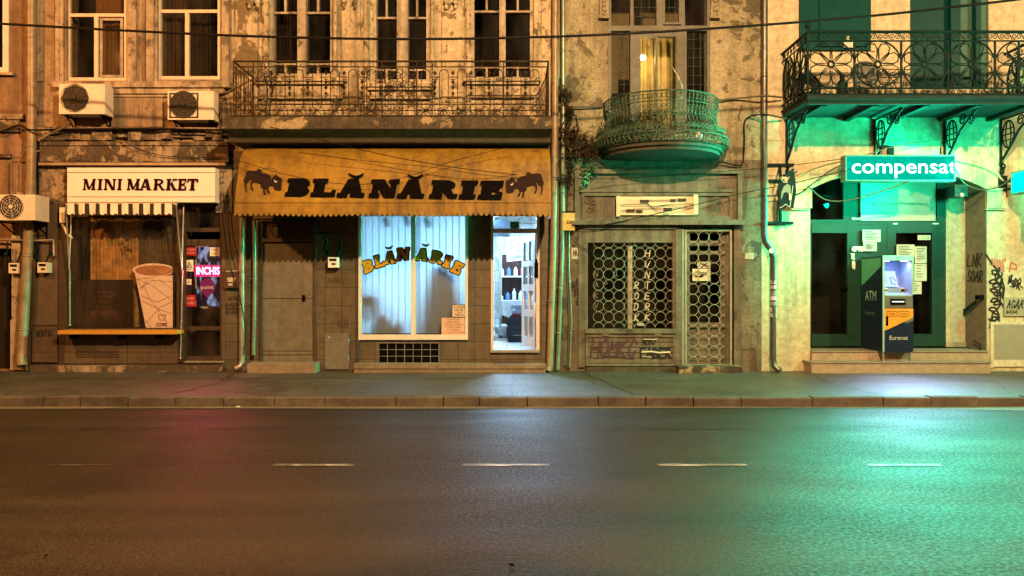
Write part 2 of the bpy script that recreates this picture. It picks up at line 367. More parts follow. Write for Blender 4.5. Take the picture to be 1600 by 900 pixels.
# ------------------------------------------------------------------ lettering
def rect(a, b, c, d): return [(a, b), (c, b), (c, d), (a, d)]
def arc(cx, cy, rx, ry, a0, a1, wx, wy, seg=7):
    out = []
    for i in range(seg):
        p, q = R(a0+(a1-a0)*i/seg), R(a0+(a1-a0)*(i+1)/seg)
        out.append([(cx+rx*math.cos(p), cy+ry*math.sin(p)), (cx+rx*math.cos(q), cy+ry*math.sin(q)),
                    (cx+(rx-wx)*math.cos(q), cy+(ry-wy)*math.sin(q)), (cx+(rx-wx)*math.cos(p), cy+(ry-wy)*math.sin(p))])
    return out
def glyph(ch, s=.3, t=.13, e=.1, wd=None):
    """slab-serif capitals as convex pieces in a box of height 1; returns (pieces, width)"""
    P = []; st = lambda x, w_=s: P.append(rect(x, 0, x+w_, 1)); sf = lambda x0, x1, top: P.append(rect(x0, 1-t, x1, 1) if top else rect(x0, 0, x1, t))
    if ch == 'I': wd = s+2*e; st(e); sf(0, wd, 0); sf(0, wd, 1)
    elif ch == 'L': wd = wd or s+.62; st(e); sf(0, s+2*e, 1); sf(0, wd, 0); P.append([(wd-.2, 0), (wd, 0), (wd, .34), (wd-.1, .34)])
    elif ch == 'E':
        wd = wd or s+.6; st(e); sf(0, wd-.03, 1); sf(0, wd, 0); P.append([(wd-.2, 0), (wd, 0), (wd, .33), (wd-.09, .33)]); P.append([(wd-.2, 1), (wd-.03, 1), (wd-.03, .7), (wd-.12, .7)])
        P.append(rect(e+s, .45, wd-.2, .45+t)); P.append(rect(wd-.26, .34, wd-.16, .68))
    elif ch == 'T': wd = wd or s+.64; c = wd/2; st(c-s/2); sf(c-s/2-e, c+s/2+e, 0); sf(0, wd, 1); P.append([(0, 1), (.14, 1), (.08, .68), (0, .68)]); P.append([(wd-.14, 1), (wd, 1), (wd, .68), (wd-.08, .68)])
    elif ch == 'N':
        wd = wd or s+.85; a = s*.55; P.append(rect(e, 0, e+a, 1)); P.append(rect(wd-e-a, 0, wd-e, 1)); P.append([(e, 1), (e+s*1.1, 1), (wd-e, 0), (wd-e-s*1.1, 0)])
        sf(0, a+2*e, 0); sf(0, e+s, 1); sf(wd-a-2*e, wd, 1)
    elif ch == 'M':
        wd = wd or s+1.05; a = s*.6; st(e, a); P.append(rect(wd-e-s, 0, wd-e, 1)); c = wd/2-.02
        P.append([(e, 1), (e+s*1.1, 1), (c+s*.45, 0.05), (c-s*.45, 0.05)]); P.append([(wd-e, 1), (wd-e-s*.7, 1), (c-s*.2, 0.05), (c+s*.35, 0.05)])
        sf(0, a+2*e, 0); sf(0, a+e*2, 1); sf(wd-s-2*e, wd, 0); sf(wd-s-e, wd, 1)
    elif ch == 'A':
        wd = wd or s+.88; c = wd/2; P.append([(e*.8, 0), (e*.8+s*.6, 0), (c+.06, 1), (c-s*.55, 1)]); P.append([(wd-e*.8-s*1.15, 0), (wd-e*.8, 0), (c+s*.55, 1), (c-s*.55, 1)])
        P.append(rect(.27*wd, .24, .72*wd, .24+t)); sf(0, s*.6+2*e, 0); sf(wd-s*1.15-1.6*e, wd, 0)
    elif ch in 'BR':
        if ch == 'R': s = min(s, .36)
        wd = wd or s+(.62 if ch == 'B' else .8); st(e); sf(0, e+s+.1, 1); sf(0, e+s+(.1 if ch == 'B' else .03), 0); x = e+s*.9; rw = wd-x-.02
        P += arc(x+rw*.2, .735, rw*(.78 if ch == 'B' else .66), .265, -90, 90, s*.85, t); P.append(rect(x, 1-t, x+rw*.2, 1)); P.append(rect(x, .47, x+rw*.2, .47+t))
        if ch == 'B': P += arc(x+rw*.2, .27, rw*.82, .27, -90, 90, s*.9, t); P.append(rect(x, 0, x+rw*.2, t))
        else: P.append([(x+.12, .5), (x+.12+s*.8, .53), (wd-.02, 0), (wd-.02-s*.8, 0)]); P.append(rect(wd-.15, 0, wd+.05, t))
    elif ch == 'K':
        wd = wd or s+.75; st(e); sf(0, s+2*e, 0); sf(0, s+2*e, 1); P.append([(e+s-.02, .4), (e+s-.02, .55), (wd-.12, 1), (wd-.25, 1)])
        P.append([(e+s+.08, .5), (e+s+.22, .68), (wd-.03, 0), (wd-.03-s*1.1, 0)]); P.append(rect(wd-.4, 1-t, wd, 1)); P.append(rect(wd-.38, 0, wd+.03, t))
    return P, wd
def fat_letter(mb, ch, box, m, r=0.0, shear=0.0, **kw):
    P, wd = glyph(ch, **kw); x0, y0, x1, y1 = box
    for pc in P:
        q = [(x0+u/wd*(x1-x0)+shear*(v-.5), y1-v*(y1-y0)) for u, v in pc]
        mb.prism(q, m)
        if r: mb.stroke(q, 2*r, m, True)
def breve(mb, cx, cy, w_, m, th):
    n_ = 8; pts = [(cx-w_/2+w_*i/n_, cy+math.sin(math.pi*i/n_)*w_*.22) for i in range(n_+1)]
    for i, (p, q) in enumerate(zip(pts, pts[1:])): mb.stroke([p, q], th*(.45+.55*math.sin(math.pi*(i+.5)/n_)), m)
SF = {'A':[[(0,0),(.5,1),(1,0)],[(.2,.4),(.8,.4)]], 'B':[[(0,0),(0,1),(.8,.85),(.7,.55),(0,.5)],[(0,.5),(.9,.4),(.8,.05),(0,0)]], 'C':[[(1,.85),(.5,1),(.05,.6),(.1,.15),(.6,0),(1,.2)]],
 'D':[[(0,0),(0,1),(.7,.85),(.9,.4),(.6,.05),(0,0)]], 'E':[[(1,1),(0,1),(0,0),(1,0)],[(0,.5),(.8,.5)]], 'F':[[(1,1),(0,1),(0,0)],[(0,.5),(.8,.5)]], 'G':[[(1,.85),(.4,1),(0,.5),(.4,0),(1,.1),(1,.45),(.6,.45)]],
 'H':[[(0,0),(0,1)],[(1,0),(1,1)],[(0,.5),(1,.5)]], 'I':[[(.5,0),(.5,1)],[(.15,1),(.85,1)],[(.15,0),(.85,0)]], 'J':[[(.9,1),(.8,.1),(.4,0),(.1,.3)]], 'K':[[(0,0),(.05,1)],[(.95,1),(.05,.45),(1,0)]], 'L':[[(0,1),(0,0),(1,.05)]],
 'M':[[(0,0),(.1,1),(.5,.4),(.9,1),(1,0)]], 'N':[[(0,0),(.1,1),(.85,0),(1,1)]], 'O':[[(.5,1),(.1,.75),(.05,.25),(.5,0),(.95,.25),(.9,.75),(.5,1)]], 'P':[[(0,0),(0,1),(.85,.9),(.85,.6),(0,.45)]],
 'R':[[(0,0),(.1,1),(.9,.9),(.8,.55),(.05,.5),(1,0)]], 'S':[[(1,.85),(.4,1),(.1,.7),(.8,.4),(.9,.1),(.4,0),(0,.15)]], 'T':[[(0,1),(1,1)],[(.5,1),(.45,0)]], 'U':[[(0,1),(.1,.1),(.6,0),(1,1)]],
 'V':[[(0,1),(.5,0),(1,1)]], 'W':[[(0,1),(.25,0),(.5,.7),(.75,0),(1,1)]], 'Y':[[(0,1),(.5,.5),(1,1)],[(.5,.5),(.4,0)]], 'Z':[[(0,1),(1,1),(0,0),(1,0)]], 'X':[[(0,0),(1,1)],[(0,1),(1,0)]], ' ':[]}
def scrawl(mb, s, x0, y0, x1, y1, wd, m, slant=0, jit=.08, rise=0):
    k = len(s); cw = (x1-x0)/k
    for i, ch in enumerate(s):
        for st in SF.get(ch, SF['S']):
            pts = [(x0+i*cw+(u+random.uniform(-jit, jit))*cw*.78+slant*v, y1-(v+random.uniform(-jit, jit))*(y1-y0)-rise*i) for u, v in st]
            mb.stroke(pts, wd, m)
def squiggle(mb, x0, y0, x1, y1, loops, wd, m, seed=1, seg=10):
    rg = random.Random(seed); pts = []; cx, cy = (x0+x1)/2, (y0+y1)/2; vert = abs(y1-y0) > abs(x1-x0)
    for i in range(loops*seg+1):
        t = i/(loops*seg); a = 2*math.pi*i/seg
        if vert: pts.append((cx+(x1-x0)/2*math.cos(a)*(.7+.3*math.sin(i)), y0+(y1-y0)*t+(y1-y0)/loops*.45*math.sin(a)))
        else: pts.append((x0+(x1-x0)*t+(x1-x0)/loops*.45*math.sin(a), cy+(y1-y0)/2*math.cos(a)*(.7+.3*math.sin(i))))
    mb.stroke(pts, wd, m)

# ------------------------------------------------------------------ building helpers
def wall(mb, X0, X1, Z0, Z1, holes=(), y=0.0, t=.35):
    xs = sorted({X0, X1, *[h[0] for h in holes], *[h[2] for h in holes]}); zs = sorted({Z0, Z1, *[h[1] for h in holes], *[h[3] for h in holes]})
    xs = [x for x in xs if X0 <= x <= X1]; zs = [z for z in zs if Z0 <= z <= Z1]
    solid = lambda i, j: 0 <= i < len(xs)-1 and 0 <= j < len(zs)-1 and not any(h[0]-1e-6 <= (xs[i]+xs[i+1])/2 <= h[2]+1e-6 and h[1]-1e-6 <= (zs[j]+zs[j+1])/2 <= h[3]+1e-6 for h in holes)
    for i in range(len(xs)-1):
        for j in range(len(zs)-1):
            if not solid(i, j): continue
            a, b_, c, d = xs[i], xs[i+1], zs[j], zs[j+1]
            mb.quad((a,y,c), (b_,y,c), (b_,y,d), (a,y,d)); mb.quad((a,y+t,c), (a,y+t,d), (b_,y+t,d), (b_,y+t,c))
            if not solid(i-1, j): mb.quad((a,y,c), (a,y,d), (a,y+t,d), (a,y+t,c))
            if not solid(i+1, j): mb.quad((b_,y,c), (b_,y+t,c), (b_,y+t,d), (b_,y,d))
            if not solid(i, j-1): mb.quad((a,y,c), (a,y+t,c), (b_,y+t,c), (b_,y,c))
            if not solid(i, j+1): mb.quad((a,y,d), (b_,y,d), (b_,y+t,d), (a,y+t,d))
    return mb
def hole(a, b, c, d): return (PX(a), PZ(d), PX(c), PZ(b))
def room(parent, X0, X1, Z0, Z1, y0, y1, mat, name='room'):
    mb = MB(); mb.quad((X0,y1,Z0), (X1,y1,Z0), (X1,y1,Z1), (X0,y1,Z1)); mb.quad((X0,y0,Z0), (X0,y1,Z0), (X0,y1,Z1), (X0,y0,Z1)); mb.quad((X1,y0,Z0), (X1,y1,Z0), (X1,y1,Z1), (X1,y0,Z1))
    mb.quad((X0,y0,Z0), (X1,y0,Z0), (X1,y1,Z0), (X0,y1,Z0)); mb.quad((X0,y0,Z1), (X1,y0,Z1), (X1,y1,Z1), (X0,y1,Z1))
    return part(parent, name, mb, mat)
def frame(mb, a, b, c, d, fw, df, db):            # four bars round a rectangle, butted
    mb.pb(a, b, a+fw, d, df, db); mb.pb(c-fw, b, c, d, df, db); mb.pb(a+fw, b, c-fw, b+fw, df, db); mb.pb(a+fw, d-fw, c-fw, d, df, db)
def pane(parent, a, b, c, d, dp, mat, name='pane'):
    mb = MB(); mb.quad(W(a, d, dp), W(c, d, dp), W(c, b, dp), W(a, b, dp)); return part(parent, name, mb, mat)
ZT = 9.2                                          # the facades carry on above the picture
WY = .001
def leaves(mb, pts, n_, sp, size, rg):
    for _ in range(n_):
        p = rg.choice(pts); q = Vector(p)+Vector([rg.gauss(0, sp) for _ in range(3)])
        u = Vector([rg.uniform(-1, 1) for _ in range(3)]).normalized(); v = u.orthogonal().normalized(); s_ = size*rg.uniform(.5, 1.3)
        mb.add([q-u*s_, q+v*s_*.5, q+u*s_, q-v*s_*.5], [(0,1,2,3)])

# ------------------------------------------------------------------ ground
mb = MB(); mb.quad((-250,-250,0), (250,-250,0), (250,250,0), (-250,250,0)); struct('road', mb, M['road'])
mb = MB()
mb.quad((-60,-3.27,GZ), (60,-3.27,GZ), (60,.3,GZ), (-60,.3,GZ)); struct('pavement', mb, M['pave'])
mb = MB(); rg = random.Random(3); x = -30.0
while x < 30:
    l_ = rg.choice((.5, .62, .655, .66, .7, .98)); z1 = .135+rg.uniform(-.011, .009); yf = -3.42+rg.uniform(-.016, .014); a, b_ = x+.007, x+l_-.007
    c_ = .018
    vs = [(a,yf,0), (b_,yf,0), (b_,yf,z1-c_), (a,yf,z1-c_), (b_,yf+c_,z1), (a,yf+c_,z1), (b_,-3.26,z1), (a,-3.26,z1), (b_,-3.26,0), (a,-3.26,0)]
    mb.add(vs, [(0,1,2,3), (3,2,4,5), (5,4,6,7), (7,6,8,9), (0,3,5,7,9), (1,8,6,4,2)]); x += l_
struct('kerb', mb, M['kerb'])
M['gutter'] = asphalt('dusty_gutter', (.13,.115,.085), (.085,.075,.06), .6, .8, .3, 70, .5, 1.0)
mb = MB(); n_ = 120; top = []; bot = []
for i in range(n_+1):
    xx = -40+80*i/n_; top.append((xx, -3.425, .004)); bot.append((xx, -3.62-.1*math.sin(i*.37)*math.sin(i*.11)-(.28 if xx > 5.5 else 0)*min(1, (xx-5.5)/4 if xx > 5.5 else 0), .004))
for i in range(n_): mb.quad(bot[i], bot[i+1], top[i+1], top[i])
struct('gutter', mb, M['gutter'])
mb = MB(); rg = random.Random(77)
for pts in ([(.02,-3.2),(-.02,-2.3),(.05,-1.4),(.0,-.35)], [(1.75,-3.2),(1.6,-2.2),(1.42,-1.2),(1.3,-.2)], [(-4.9,-3.2),(-4.7,-1.9),(-4.95,-.4)], [(-8,-1.1),(-5.6,-1.25),(-3,-1.05),(-.2,-1.2)], [(5.2,-3.2),(5.05,-1.8),(5.3,-.5)]):
    out = []
    for a, b_ in zip(pts, pts[1:]):
        for k in range(8): t_ = k/8; out.append((a[0]+(b_[0]-a[0])*t_+rg.uniform(-.025,.025), a[1]+(b_[1]-a[1])*t_+rg.uniform(-.01,.01)))
    for a, b_ in zip(out, out[1:]):
        w_ = rg.uniform(.008,.018); nx, ny = -(b_[1]-a[1]), b_[0]-a[0]; l_ = math.hypot(nx, ny) or 1; nx, ny = nx/l_*w_, ny/l_*w_
        mb.quad((a[0]-nx,a[1]-ny,GZ+.004), (b_[0]-nx,b_[1]-ny,GZ+.004), (b_[0]+nx,b_[1]+ny,GZ+.004), (a[0]+nx,a[1]+ny,GZ+.004))
struct('pavement_seam', mb, flat('tar_seam', (.012,.011,.01), .5, spec=.4))
mb = MB()
for a, b_ in ((78, 190), (427, 553), (723, 858), (1027, 1166), (1356, 1470), (1690, 1830), (-420,-300)):
    dd = D0-F*1.6/(727-HY); x0, x1 = PX(a, dd), PX(b_, dd)
    hw_ = .006 if a < 400 else .037
    mb.quad((x0,-dd-hw_,.005), (x1,-dd-hw_,.005), (x1,-dd+hw_,.005), (x0,-dd+hw_,.005))
struct('lane_marking', mb, M['line'])
mb = MB(); rg = random.Random(78)
for pts, wd_ in (([(-14,-5.1),(-6,-5.0),(1,-5.12),(8,-5.0),(15,-5.1)], .012),):
    out = []
    for a, b_ in zip(pts, pts[1:]):
        for k in range(24): t_ = k/24; out.append((a[0]+(b_[0]-a[0])*t_+rg.uniform(-.02,.02), a[1]+(b_[1]-a[1])*t_+rg.uniform(-.015,.015)))
    for a, b_ in zip(out, out[1:]):
        if rg.random() < .3: continue
        w_ = wd_*rg.uniform(.4,1.2); nx, ny = -(b_[1]-a[1]), b_[0]-a[0]; l_ = math.hypot(nx, ny) or 1; nx, ny = nx/l_*w_, ny/l_*w_
        mb.quad((a[0]-nx,a[1]-ny,.004), (b_[0]-nx,b_[1]-ny,.004), (b_[0]+nx,b_[1]+ny,.004), (a[0]+nx,a[1]+ny,.004))
struct('road_crack', mb, bpy.data.materials['tar_seam'])
# small dropped litter on road and pavement
def litter(px, py, s_, z, mat, lab):
    dist = F*(CZ-z)/(py-HY); x = (px-800)*dist/F; y = dist-D0; b_ = MB(); rg = random.Random(px)
    vs = [(x+s_*math.cos(k*1.05)*rg.uniform(.6, 1.3), y+s_*.6*math.sin(k*1.05)*rg.uniform(.6, 1.3), z+rg.uniform(.004, .02)) for k in range(6)]
    b_.add(vs+[(x, y, z+.025)], [(k, (k+1) % 6, 6) for k in range(6)]+[(5,4,3,2,1,0)])
    return solo('litter_scrap', b_, mat, lab, 'litter', 'scraps of litter on the street')
litter(800, 886, .02, .002, M['black'], 'small flat dark scrap on the road at bottom centre of the photo')
litter(72, 872, .015, .002, M['black'], 'small dark scrap on the road at the bottom left corner')
litter(372, 637, .05, .004, M['paperw'], 'pale paper scrap in the gutter below the drainpipe beside the tiled pier')
litter(446, 634, .03, .004, M['paperw'], 'tiny white scrap in the gutter below the closed brown door')
#litter(1012, 684, .06, .002, M['black'], 'dark rag-like scrap on the road in front of the circle grilles')

# ------------------------------------------------------------------ far left house
bE = thing('plaster_house', 'orange lit plaster house cut off at the left edge, with one white framed window above', 'building', (PX(-140), .1, 0))
hE = [(PX(-75), PZ(112), PX(14), 9.0), hole(-62, 388, 17, 578)]
part(bE, 'wall', wall(MB(), PX(-420), PX(44), 0, ZT, hE, y=.02), M['wallE'])
mb = MB(); frame(mb, -70, -60, 13, 114, 9, .0, -.08); wn = part(bE, 'window', mb, M['pvc']); pane(wn, -61, -60, 4, 105, -.05, M['gdark'])
mb = MB(); mb.pb(-80, 113, 20, 117, .06); part(bE, 'window_sill', mb, M['trimA'])
mb = MB(); mb.pb(-90, 178, 36, 186, .07); mb.pb(-90, 186, 30, 206, .04); part(bE, 'cornice', mb, M['ruin'])
for bb in ((240, 16, 246), (320, 34, 334)): mb = MB(); mb.pb(-90, bb[0], bb[1], bb[2], .05); part(bE, 'cornice', mb, M['ruin'])
mb = MB(); mb.pb(18, 300, 37, 500, .05); mb.pb(16, 500, 37, 578, .09); part(bE, 'pilaster', mb, M['trimA'])
mb = MB(); mb.pb(-60, 390, 15, 575, -.25, -.3); part(bE, 'door', mb, M['dark'])
room(bE, PX(-420), PX(44), 0, ZT, .36, 1.6, M['dark'])

# ------------------------------------------------------------------ mini market house
bA = thing('market_house', 'worn two-storey house of peeling orange lit plaster above the small market shopfront', 'building', (PX(200), .2, 0))
w1, w2 = (104, -90, 199, 126), (246, -90, 345, 124); hs_ = [hole(*w1), hole(*w2)]
part(bA, 'wall', wall(MB(), PX(44), PX(362), PZ(258), ZT, hs_), M['sodA'])
sw, sd = (104, 318, 278, 516), (287, 318, 347, 566)
part(bA, 'shopfront_wall', wall(MB(), PX(44), PX(347), 0, PZ(258), [hole(*sw), hole(*sd)]), M['brown'])
for w_, split, mid in ((w1, 24, 150), (w2, 18, 292)):
    a, b_, c, d = w_; mb = MB(); frame(mb, a, b_, c, d, 5, -.05, -.13); mb.pb(a+5, split-3, c-5, split+2, -.055, -.12); mb.pb(mid-3, split+2, mid+3, d-5, -.055, -.12)
    fr_ = part(bA, 'window', mb, M['pvcdirty']); pane(fr_, a+5, b_+5, c-5, split-3, -.09, M['gdark']); pane(fr_, a+5, split+2, mid-3, d-5, -.09, M['gdark']); pane(fr_, mid+3, split+2, c-5, d-5, -.09, M['gdark'])
    if mid == 150:
        mb = MB(); frame(mb, 156, 28, 192, 121, 4, -.04, -.056); part(fr_, 'sash', mb, M['woodW'])
for a, c, dp in ((86, 92, .06), (92, 99, .04), (199, 205, .05), (205, 212, .07), (228, 240, .07), (240, 245, .04), (346, 357, .06), (58, 66, .03)): mb = MB(); mb.pb(a, -90, c, 127, dp); part(bA, 'pilaster', mb, M['trimA'])
mb = MB(); mb.pb(82, 127, 358, 136, .14); mb.pb(96, 136, 350, 146, .09); mb.pb(166, 147, 262, 151, .05); part(bA, 'window_sill', mb, M['trimA'])
for a, c in ((172, 254), (60, 128)): mb = MB(); mb.pb(a, 152, c, 198, .02); part(bA, 'wall_panel', mb, M['sodA'])
# crumbling ledge: uneven lip built from short broken lengths
mb = MB(); rg = random.Random(5); px = 58
while px < 360:
    l_ = rg.uniform(7, 26); y0 = 201+rg.uniform(0, 5); dp = rg.uniform(.07, .17); y1 = 219-rg.uniform(0, 5)*(rg.random() < .6); mb.pb(px, y0, min(px+l_, 361), y1, dp); px += l_
mb.pb(56, 199, 362, 201.5, .2); part(bA, 'cornice', mb, M['ruin'])
mb = MB(); rg = random.Random(9); px = 62
mb.pb(62, 221, 356, 227, .13); mb.pb(62, 227, 356, 253, .1)
for k in range(14):
    a = rg.uniform(64, 330); mb.pb(a, rg.uniform(228, 246), a+rg.uniform(6, 22), rg.uniform(247, 252.5), .102+.0013*k, .05)
part(bA, 'fascia', mb, M['ruin'])
mb = MB(); mb.pb(60, 254, 352, 258, .15); part(bA, 'ledge_strip', mb, M['pipe'])
for a, c, e in ((54, 104, 318), (337, 362, 332)): mb = MB(); mb.pb(a, 258, c, e, .03); part(bA, 'side_plaster', mb, M['ruin'])
mb = MB(); mb.pb(52, 319, 90, 508, .02); part(bA, 'side_panel', mb, surf('brown_side_render', (.12,.085,.055), (.085,.06,.04), scale=2, rough=.75, peel=.12, pscale=2, fine=.3))
mb = MB(); frame(mb, 50, 511, 89, 566, 3, .05, .02); mb.pb(53, 514, 86, 563, .04, .02); hp = part(bA, 'hatch_door', mb, M['tileA'])
mb = MB(); scrawl(mb, 'BERTIC', 57, 517, 83, 525, 1.6, D(.045)); part(hp, 'graffiti', mb, M['inkblack'])
# shop window
mb = MB(); frame(mb, 100, 334, 281, 518, 5, .04, -.1); mb.pb(278, 318, 288, 566, .05, -.1); mb.pb(92, 318, 100, 572, .03, -.05); sf_ = part(bA, 'shop_window', mb, M['brownf']); pane(sf_, 105, 318, 277, 513, -.03, glass('market_glass', (.92,.9,.85), 1.3, .02, .03))
mb = MB(); mb.pb(94, 519, 279, 568, .02, -.1); part(bA, 'stall_riser', mb, M['tileA'])
mb = MB()
for r_ in range(6):
    for k in range(22):
        mb.pb(118+k*3.1+(r_ % 2)*1.5, 546+r_*2.4, 119.6+k*3.1+(r_ % 2)*1.5, 547.2+r_*2.4, .024, .018)
part(bA, 'vent_holes', mb, M['black'])
x0, x1 = PX(92, .3), PX(278, .3)
mb = MB(); mb.box(x0, x1, -.34, -.01, PZ(522, .3), PZ(516, .3)); part(bA, 'counter_board', mb, M['brass'])
for p in (108, 184, 243): mb = MB(); mb.pb(p, 524, p+5, 530, .22); part(bA, 'board_bracket', mb, M['black'])
# shop door of the market
mb = MB(); frame(mb, 287, 320, 347, 564, 3, .0, -.1); mb.pb(290, 356, 344, 362, .0, -.1); mb.pb(290, 374, 344, 384, .0, -.1); mb.pb(290, 510, 344, 516, -.02, -.09); mb.pb(286, 557, 344, 561, .0, -.09)
dm = part(bA, 'shop_door', mb, M['brownf']); pane(dm, 290, 323, 344, 356, -.06, M['gdark']); pane(dm, 290, 384, 344, 510, -.06, glass('door_glass', (.8,.78,.75), .9)); pane(dm, 290, 516, 344, 557, -.06, M['gdark'])
mb = MB(); mb.pb(285, 564, 348, 567, .04, -.1); part(dm, 'threshold', mb, M['metal'])
mb = MB(); mb.pb(46, 572, 347, 584, .17, 0); part(bA, 'plinth', mb, M['ruin'])
room(bA, PX(46), PX(344), .12, PZ(300), .36, 3.2, flat('market_interior_wall', (.12,.09,.06), .8))
room(bA, PX(46), PX(360), PZ(260), ZT, .36, 2.4, flat('upper_room_wall', (.16,.12,.08), .9))

# ------------------------------------------------------------------ furrier house
bB = thing('furrier_house', 'cream two-storey house with peeling plaster and long iron balcony above the yellow awning', 'building', (PX(612), .2, 0))
U = [(409, 521, 118, 427, 464.5, 477.5, 516, 20), (576, 677, 127, 588, 620, 637, 666, 28), (734, 835, 123, 741, 780, 790, 828, 18)]
part(bB, 'wall', wall(MB(), PX(362), PX(866), PZ(236), ZT, [hole(u[3]-5, -90, u[6]+5, u[2]) for u in U]), M['facB'])
for (a, c, bt, p0, p1, p2, p3, mz) in U:
    mb = MB()
    mb.pb(p0-5, -90, p0, bt, -.02, -.16); mb.pb(p3, -90, p3+5, bt, -.02, -.16); mb.pb(p1, -90, p2, bt, .0, -.16); mb.pb(p0, bt-3, p1, bt, -.03, -.15); mb.pb(p2, bt-3, p3, bt, -.03, -.15)
    for q0, q1 in ((p0, p1), (p2, p3)):
        mb.pb(q0, mz-1.6, q1, mz+1.6, -.06, -.12); qm = (q0+q1)/2; mb.pb(qm-1.5, -90, qm+1.5, mz-1.6, -.06, -.12); mb.pb(q0, bt-19, q1, bt-16.5, -.06, -.12); mb.pb(qm-1.5, bt-16.5, qm+1.5, bt-3, -.06, -.12)
    wn = part(bB, 'window', mb, M['woodW'])
    pane(wn, p0, -90, p1, bt-3, -.13, M['gdark']); pane(wn, p2, -90, p3, bt-3, -.13, M['gdark'])
for a, c in ((410, 420), (520, 527), (568, 577), (673, 678), (727, 736), (834, 841)): mb = MB(); mb.pb(a, -90, c, 180, .05); mb.pb(a+2, -90, c-2, 180, .075); part(bB, 'window_surround', mb, M['trimB'])
for a, c in ((368, 402), (534, 562), (690, 722), (846, 862)): mb = MB(); mb.pb(a, -90, c, 182, .035); part(bB, 'pilaster', mb, M['facB'])
for a in (390, 402, 538, 555, 697, 712):
    mb = MB(); mb.blob(W(a, 3, .1), .055, 8, 1, .8, 1, .15); mb.blob(W(a, 10, .09), .035, 8, 1, .8, 1.3, .15); mb.pb(a-3.5, -30, a+3.5, 1, .09, .03); part(bB, 'corbel', mb, M['trimB'])
for i, (a, c, y0, y1) in enumerate(((398, 540, 121, 160), (572, 680, 130, 160), (725, 845, 121, 158))):
    mb = MB(); mb.pb(a, y0, c, y0+5, .17); mb.pb(a+3, y0+5, c-3, y0+10, .13); mb.pb(a+8, y0+10, c-8, y1-10, .06); mb.pb(a+5, y1-10, c-5, y1-6, .09); part(bB, 'sill_panel', mb, M['trimB'])
# balcony
bal = MB(); bal.pb(347, 184, 863, 201, 1.1, 0); bal.pb(357, 180.5, 861, 184, 1.06, 0)
bo = part(bB, 'balcony', bal, M['slab'])
mb = MB(); x0, x1 = PX(352, 1.0), PX(861, 1.0); za, zb = PZ(201, 1.1), PZ(222, .8)
prof = [(1.0, za), (.93, za-.04), (.86, za-.1), (.8, za-.17), (.76, zb), (0, zb), (0, za)]
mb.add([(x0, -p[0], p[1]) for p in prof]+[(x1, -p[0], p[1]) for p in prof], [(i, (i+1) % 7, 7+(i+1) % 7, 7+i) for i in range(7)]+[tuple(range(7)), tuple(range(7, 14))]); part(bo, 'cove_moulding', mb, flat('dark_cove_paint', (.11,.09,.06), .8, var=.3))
mb = MB(); d = 1.06; r4 = .008
def bar(a, b_, r_=.008, mb_=None): (mb_ or mb).pt([(*a, d), (*b_, d)], r_, 5)
xw = lambda px, dd_: PX(px, d)      # X fixed from the front plane
rail_l, rail_r = 365, 857
for y0, r_ in ((96, .017), (104.5, .01), (172.5, .009), (181, .012)): mb.pt([(rail_l, y0, d), (rail_r, y0, d)], r_, 5)
mb.pt([(432, 163.5, d), (rail_r, 163.5, d)], .009, 5); mb.pt([(rail_l, 163.5, d), (560, 163.5, d)], .009, 5)
for px_ in (365, 396, 597, 651, 675, 787, 857): mb.pt([(px_, 95, d), (px_, 184, d)], .011, 5)
def unit(cx, mb, arch=True):
    for sx_ in (-7, 7): mb.pt([(cx+sx_, 116, d), (cx+sx_, 163.5, d)], .0085, 4)
    mb.ring(W(cx, 116, d), Vector((7*(D0-d)/F,0,0)), Vector((0,0,7.5*(D0-d)/F)), .0085, 4, 8, 0, 180)
    mb.ring(W(cx, 100, d), Vector((3.6*(D0-d)/F,0,0)), Vector((0,0,3.9*(D0-d)/F)), .006, 4, 10)
    mb.ring(W(cx, 164, d), Vector((7*(D0-d)/F,0,0)), Vector((0,0,7.5*(D0-d)/F)), .0085, 4, 8, 180, 360)
    mb.ring(W(cx, 181, d), Vector((7*(D0-d)/F,0,0)), Vector((0,0,7.5*(D0-d)/F)), .0085, 4, 8, 0, 180)
def spindle(cx, mb):
    mb.pt([(cx, 109, d), (cx, 160, d)], .005, 4)
    for y0 in (114, 128, 137, 146): mb.add([W(cx, y0-4, d), W(cx+3, y0, d), W(cx, y0+4, d), W(cx-3, y0, d), W(cx, y0, d+.03), W(cx, y0, d-.03)], [(0,1,4), (1,2,4), (2,3,4), (3,0,4), (1,0,5), (2,1,5), (3,2,5), (0,3,5)])
    for y0 in (120.5, 154): mb.pt([(cx-8.5, y0, d), (cx+8.5, y0, d)], .008, 4)
    for y0 in (150, 124): mb.pt([(cx-3.6, y0, d), (cx+3.6, y0, d)], .007, 4)
k = 0; px_ = 410
while px_ < 850:
    if not (596 < px_ < 652):
        unit(px_, mb)
        if not (596 < px_+14.2 < 652) and px_+14.2 < 846: spindle(px_+14.2, mb)
    px_ += 28.35
